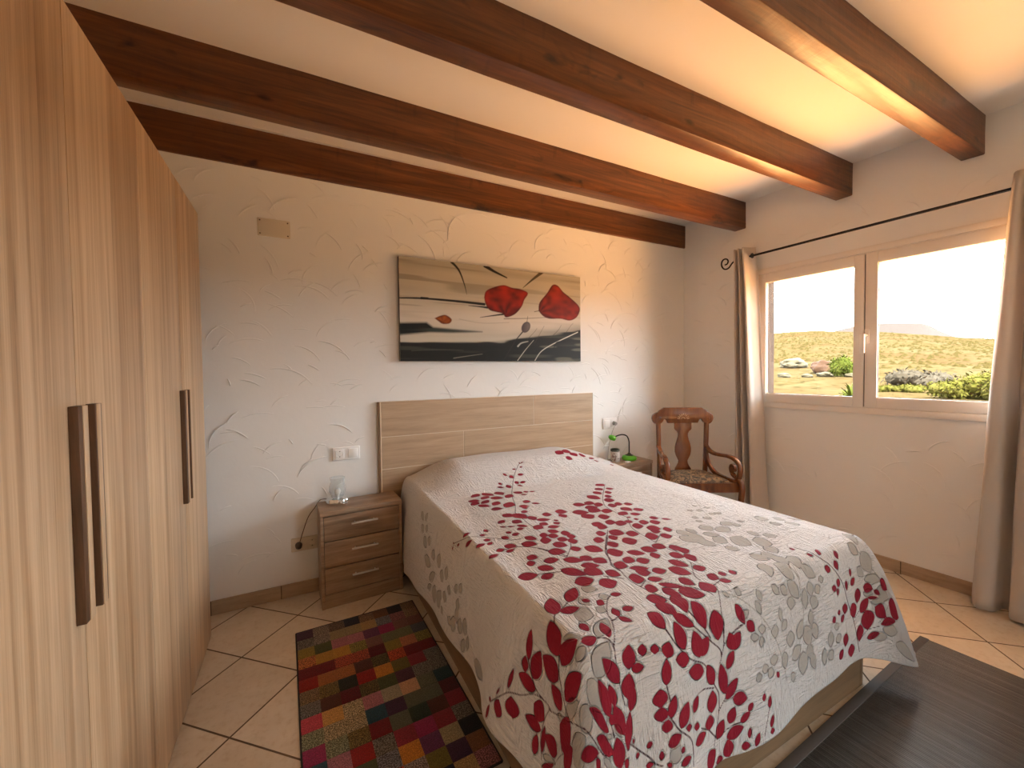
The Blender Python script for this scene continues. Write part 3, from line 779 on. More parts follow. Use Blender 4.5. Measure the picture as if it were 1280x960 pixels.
for sg in (-1, 1):
    mb = MB(); mb.tube(catmull([(sg*.199, 0.0, .875), (sg*.196, 0.0, .74), (sg*.191, 0.0, .60), (sg*.188, 0.002, .47), (sg*.187, 0.018, .32), (sg*.187, 0.05, .15), (sg*.188, 0.088, 0.0)], 6), 1.0, 12, flat=(0.0165, 0.0175), up=(1, 0, 0))
    mb.build('back_post', M_mah, ac, 50)
    A = [(.196, .005, .685), (.200, -.045, .652), (.210, -.10, .638), (.226, -.17, .639), (.245, -.25, .645), (.258, -.315, .636), (.265, -.36, .606), (.266, -.376, .562), (.264, -.366, .515), (.262, -.345, .482)]
    mb = MB(); mb.tube(catmull([(sg*x, y_, z) for x, y_, z in A], 6), 1.0, 14, flat=(0.0175, 0.0135), up=(1, 0, 0))
    B = [(.264, -.357, .500), (.264, -.315, .503), (.264, -.272, .520), (.264, -.252, .552), (.264, -.268, .580), (.264, -.296, .578), (.264, -.306, .556)]
    mb.tube(catmull([(sg*x, y_, z) for x, y_, z in B], 6), [1.0]*12+[0.85]*24+[0.7], 14, flat=(0.0165, 0.0115), up=(1, 0, 0))
    mb.tube([(sg*.246, -.284, .552), (sg*.282, -.284, .552)], 0.019, 16)
    mb.build('armrest', M_mah, ac, 50)
    Q = [(.195, -.004, .64), (.198, -.018, .575), (.206, -.06, .515), (.218, -.125, .480), (.236, -.22, .468), (.258, -.36, .466)]
    mb = MB(); mb.tube(catmull([(sg*x, y_, z) for x, y_, z in Q], 6), 1.0, 14, flat=(0.0135, 0.0165), up=(1, 0, 0)); mb.build('side_rail', M_mah, ac, 50)
    L_ = [(.262, -.335, .492), (.266, -.378, .478), (.268, -.395, .44), (.266, -.388, .36), (.262, -.372, .24), (.260, -.372, .12), (.262, -.40, 0.0)]
    mb = MB(); mb.tube(catmull([(sg*x, y_, z) for x, y_, z in L_], 6), [1.0]*20+[0.92]*17, 14, flat=(0.0175, 0.0175), up=(1, 0, 0)); mb.build('front_leg', M_mah, ac, 50)
def trap(z0, z1, f, b_, y0, y1, inset):
    return [(-f+inset, y0+inset), (f-inset, y0+inset), (b_-inset, y1-inset), (-b_+inset, y1-inset)], z0, z1
mb = MB()
fm = Matrix(((1, 0, 0, 0), (0, 0, 1, 0), (0, 1, 0, 0), (0, 0, 0, 1)))
mb.prism([(-.262, -.372), (.262, -.372), (.255, -.345), (-.255, -.345)], 0.402, 0.470, 0.004, M=fm)
mb.prism([(-.19, -.008), (.19, -.008), (.19, .014), (-.19, .014)], 0.402, 0.470, 0.003, M=fm)
for sg in (-1, 1): mb.prism([(sg*.258, -.36), (sg*.236, -.36), (sg*.172, .0), (sg*.192, .0)], 0.402, 0.466, 0.003, M=fm)
mb.build('seat_frame', M_mah, ac, 50)
n = 26; V = np.zeros((n, n, 3))
for i in range(n):
    for j_ in range(n):
        a, b_ = i/(n-1)*2-1, j_/(n-1)*2-1
        y_ = -0.185 + b_*0.168
        hw_ = 0.236 + (0.178-0.236)*(b_+1)/2
        e = max(0, 1-abs(a)**5)*max(0, 1-abs(b_)**5)
        V[i, j_] = (a*hw_, y_, 0.455 + 0.050*e**0.5 - 0.004*(a*a))
me = grid_mesh('seat_cushion', V.reshape(-1, 3), n, n); link('seat_cushion', me, M_tap, ac, True)

# ------------------------------------------------------------------ curtains and rod
t = NT('curtain_cloth')
v = t.coord('Object'); wv = t.noise(t.coord('Object', scale=(300, 300, 40)), 1.0, 3)
c = t.mix(t.noise(v, 3, 2), (0.58, 0.52, 0.465, 1), (0.63, 0.57, 0.515, 1))
df = t.b; t.set(c, 0.8, t.bump(wv, 0.12, 0.001), spec=0.25, sheen=0.25)
tl_ = t.add('ShaderNodeBsdfTranslucent'); t.l(c, tl_.inputs['Color'])
mx = t.add('ShaderNodeMixShader'); mx.inputs[0].default_value = 0.16; t.l(df.outputs[0], mx.inputs[1]); t.l(tl_.outputs[0], mx.inputs[2]); t.l(mx.outputs[0], t.out.inputs['Surface'])
M_cur = t.m
RZ, ROFF = 2.214, 0.09
def curtain(top, bot, z0, z1, label, power=1.0):
    """top / bot: pleat cross-sections as (along, off) points, blended down the drop"""
    T = catmull([(a, -b_, 0) for a, b_ in top], 10); B = catmull([(a, -b_, 0) for a, b_ in bot], 10)
    nz = 40; V = []
    for i, (p, q) in enumerate(zip(T, B)):
        for k in range(nz):
            s_ = k/(nz-1); z = z1 + (z0-z1)*s_
            f = s_**power
            w = p.lerp(q, f)
            wob = 0.004*math.sin(i*0.35+z*3.1)*s_ + 0.003*math.sin(i*0.21-z*7)*s_
            V.append((w.x+wob*0.6, w.y+wob, z + (0.012*mnoise.noise(Vector((i*0.12, 0, 3))) if k == nz-1 else 0)))
    me = grid_mesh('curtain', np.array(V), len(T), nz)
    o = link('curtain', me, M_cur, None, True); o.matrix_world = MW
    md = o.modifiers.new('cloth', 'SOLIDIFY'); md.thickness = 0.003; md.offset = 0
    return tag(o, label, 'curtain', 'grey beige curtains at the window')
top = [(.560, .045), (.566, .125), (.578, .135), (.586, .055), (.594, .05), (.602, .13), (.613, .14), (.622, .055), (.630, .05), (.640, .135), (.652, .145), (.664, .10), (.684, .065), (.700, .055)]
bot = [(.575, .05), (.590, .125), (.615, .135), (.634, .055), (.640, .05), (.655, .135), (.680, .145), (.702, .06), (.708, .055), (.722, .14), (.748, .150), (.772, .11), (.800, .065), (.815, .052)]
curtain(top, bot, 0.015, 2.285, 'gathered grey beige curtain at the left end of the window, behind the armchair', 0.8)
top = [(2.024, .105), (2.040, .135), (2.062, .125), (2.072, .06), (2.084, .05), (2.10, .13), (2.13, .135), (2.15, .05), (2.17, .05), (2.19, .135), (2.22, .135), (2.24, .05), (2.27, .05), (2.30, .13), (2.34, .12)]
bot = [(1.915, .150), (1.935, .178), (1.985, .172), (2.020, .09), (2.040, .085), (2.060, .175), (2.13, .185), (2.17, .07), (2.19, .07), (2.22, .17), (2.28, .175), (2.32, .07), (2.36, .07), (2.40, .16), (2.46, .15)]
curtain(top, bot, 0.015, 2.30, 'grey beige curtain at the right edge of the photo, hanging to the floor', 0.85)
M_iron = plain('black_iron', (0.010, 0.009, 0.009, 1), 0.45, 0.3)
rod = empty('curtain_rod', (0, 0, 0)); rod.matrix_world = MW
tag(rod, 'thin black iron curtain rod with a scroll end above the window', 'curtain rod')
mb = MB(); mb.tube([(.555, -ROFF, RZ-0.002), (2.62, -ROFF, RZ+0.02)], 0.0085, 14); mb.build('pole', M_iron, rod)
fin = [(.572, .000), (.552, -.004), (.534, -.012), (.518, -.028), (.503, -.046), (.482, -.054), (.458, -.048), (.440, -.024), (.436, .004), (.446, .026), (.466, .034), (.486, .026), (.494, .006), (.485, -.012), (.470, -.015)]
mb = MB(); mb.tube(catmull([(a, -ROFF, RZ-0.006+b_) for a, b_ in fin], 8), 0.0058, 12); mb.lathe([(0, -0.008), (0.008, 0), (0, 0.008)], (.470, -ROFF, RZ-0.021), 12); mb.build('finial', M_iron, rod)
for u in (0.60, 2.5):
    mb = MB(); mb.tube([(u, 0, RZ-0.03), (u, -0.05, RZ-0.028), (u, -ROFF, RZ-0.012)], 0.006, 10); mb.box(u-0.015, u+0.015, -0.005, 0.0, RZ-0.07, RZ+0.01, 0.002); mb.build('bracket', M_iron, rod)
mb = MB(); mb.lathe([(0.0105, -0.003), (0.020, -0.003), (0.020, 0.003), (0.0105, 0.003), (0.0105, -0.003)], n=24)
q = Matrix.Translation((0.694, -ROFF, RZ)) @ Matrix.Rotation(pi/2, 4, 'Y')
for v in mb.bm.verts: v.co = q @ v.co
mb.build('ring', M_iron, rod)

# ------------------------------------------------------------------ patchwork rug
pal = dict(dp=(58, 34, 56), gy=(112, 100, 92), dg=(84, 72, 62), bk=(20, 22, 26), bb=(26, 32, 46), br=(104, 70, 48), bg=(116, 92, 72), be=(134, 118, 88), tn=(150, 122, 82), bl=(96, 94, 98), ma=(122, 78, 78),
    yo=(124, 104, 44), gn=(66, 72, 38), pk=(146, 92, 100), pu=(88, 44, 76), mg=(126, 34, 70), mb=(108, 72, 64), os=(150, 88, 48), mu=(158, 116, 48), og=(112, 100, 52), gg=(98, 96, 66), sl=(70, 74, 74), dr=(98, 18, 26), ru=(140, 62, 44), cr=(82, 12, 24),
    sa=(158, 96, 66), rd=(132, 26, 22), ob=(140, 84, 44), db=(70, 38, 28), do=(72, 62, 32), ro=(160, 66, 36), mo=(176, 112, 40), ol=(94, 84, 36), mr=(118, 36, 48), bs=(108, 88, 64), bo=(96, 80, 44), bgn=(30, 34, 24), gs=(92, 86, 78), gd=(60, 66, 36), pd=(68, 36, 48),
    rp=(166, 58, 72), ta=(178, 134, 76), gt=(140, 126, 98), gl=(134, 126, 106), tp=(170, 130, 100), ggn=(80, 82, 66), te=(28, 54, 56), tb=(30, 62, 74), dgn=(34, 46, 32), dm=(72, 26, 30), gnb=(110, 110, 84))
rows = '''dp gy dg bb bg br bk bs|gs gy be be tn bl ma bg|yo gn pk pk pu mg mb mb|os mu mu og mb gg gg sl|dr dr ru ru cr yo sa og|rd ob ob db do ro dr dr|bs bo bgn rd mo ol mr gs|gs db cr do gd pd gs gs|rp ta gt pk gl tp ggn te|gnb gt gt tb dp ggn ggn dm|mg gnb bo dr ggn dgn db mr|tb pk rd gs mr mg mr gs|ta dr gd bl mo pu be bk|gs te mu ru gy ol dp br|do rp be gn os bb tn ma'''.split('|')
t = NT('rug_pile')
at = t.add('ShaderNodeVertexColor', layer_name='patch')
o_ = t.coord('Object'); s1 = t.noise(o_, 260, 2, 0.75); s2 = t.noise(o_, 60, 3)
s3 = t.noise(o_, 230, 1, 0.5)
c = t.mix(t.math('MULTIPLY_ADD', at.outputs['Alpha'], 0.6, 0.08), at.outputs['Color'], t.mix(1.0, at.outputs['Color'], t.ramp(s3, [(0.40, 0.12), (0.50, 0.9), (0.60, 2.3)]), 'MULTIPLY'))
c = t.mix(0.5, c, t.mix(1.0, c, t.ramp(s1, [(0.32, 0.3), (0.5, 1.0), (0.68, 1.7)]), 'MULTIPLY'))
M_rug = t.set(c, 0.95, t.bump(s1, 0.5, 0.004), spec=0.1, sheen=0.2)
M_rugedge = plain('rug_binding', (0.022, 0.018, 0.016, 1), 0.9)
ncol, nrow, pw, plen, sub = 8, 15, 0.0735, 0.0735, 7
V, F, Cc = [], [], []
rs = random.Random(11)
for r_, row in enumerate(rows):
    for c_, key in enumerate(row.split()):
        x0, y0 = c_*pw, -r_*plen
        base = len(V)
        colr = np.array(srgb(*pal[key])[:3])*rs.uniform(0.95, 1.12)
        spk = 1.0 if key in ('gy', 'gs', 'bs', 'dg', 'do', 'os', 'ro', 'ma', 'gt', 'gnb', 'bg', 'bl', 'og', 'ru', 'bo') else rs.uniform(0.05, 0.3)
        hz = 0.0085 + rs.uniform(-0.0006, 0.0006)
        for i in range(sub+1):
            for k in range(sub+1):
                e = 0.0012 if i in (0, sub) or k in (0, sub) else 0
                V.append((x0+pw*i/sub, y0-plen*k/sub, hz-e)); Cc.append(tuple(colr)+(spk,))
        for i in range(sub):
            for k in range(sub):
                q = base+i*(sub+1)+k
                F.append((q, q+1, q+sub+2, q+sub+1))
me = bpy.data.meshes.new('patchwork'); raw_mesh(me, V, F)
ca = me.color_attributes.new('patch', 'FLOAT_COLOR', 'POINT'); ca.data.foreach_set('color', np.array(Cc, np.float32).ravel())
bm = bmesh.new(); bm.from_mesh(me); bmesh.ops.recalc_face_normals(bm, faces=bm.faces)
if bm.faces[0].normal.z < 0: bmesh.ops.reverse_faces(bm, faces=bm.faces)
bm.to_mesh(me); bm.free()
rug = empty('rug', (-0.038, 2.283, 0), R(1.5), 'multicoloured patchwork pile rug on the tiles between the bed and the wardrobe', 'rug')
link('patchwork', me, M_rug, rug, True)
mb = MB(); RW, RL = ncol*pw, nrow*plen
mb.box(0, RW, -RL, 0, 0.0005, 0.0066)
ring_pts = [(0, 0), (RW, 0), (RW, -RL), (0, -RL), (0, 0)]
for (a, b_), (c, d_) in zip(ring_pts, ring_pts[1:]): mb.tube([(a, b_, 0.0045), (c, d_, 0.0045)], 0.0042, 8)
mb.build('binding', M_rugedge, rug)

# ------------------------------------------------------------------ slatted mat
t = NT('bamboo_slat')
v = t.coord('Object', scale=(118, 2.2, 1)); a = t.noise(v, 1.0, 4, 0.6); b_ = t.noise(t.coord('Object', scale=(60, 40, 1)), 3, 3)
c = t.ramp(a, [(0.3, (0.055, 0.054, 0.056, 1)), (0.55, (0.092, 0.091, 0.093, 1)), (0.75, (0.145, 0.143, 0.145, 1))])
M_slat = t.set(c, t.math('MULTIPLY_ADD', b_, 0.12, 0.13), t.bump(b_, 0.08, 0.001), spec=0.7)
M_bind = plain('mat_binding', (0.10, 0.095, 0.095, 1), 0.75)
mat = empty('floor_mat', (2.650, 0.800, 0), R(2.2), 'dark grey slatted bamboo mat on the floor at the foot of the bed', 'mat')
ML, MD_, sw = 1.62, 1.9, 0.0088
mb = MB()
x = -0.0
n = int(ML/sw)
V, F = [], []
for k in range(n):
    xa = -k*sw
    pr_ = [(xa-0.0008, 0.0012), (xa-0.0014, 0.0044), (xa-0.0044, 0.0052), (xa-0.0074, 0.0044), (xa-0.0080, 0.0012)]
    b0 = len(V)
    for yy in (-0.004, -MD_):
        for px, pz in pr_: V.append((px, yy, pz))
    for m in range(4): F.append((b0+m, b0+m+1, b0+5+m+1, b0+5+m))
me = bpy.data.meshes.new('slats'); raw_mesh(me, V, F)
bm = bmesh.new(); bm.from_mesh(me)
for f in bm.faces:
    f.normal_update()
    if f.normal.z < 0: f.normal_flip()
bm.to_mesh(me); bm.free()
link('slats', me, M_slat, mat, True)
mb = MB(); mb.box(-ML, 0, -MD_, 0, 0.0004, 0.0014); mb.build('backing', M_dark, mat, None)
mb = MB(); mb.box(-ML-0.004, 0.002, -0.030, 0.003, 0.0005, 0.0072, 0.0025); mb.build('binding', M_bind, mat)
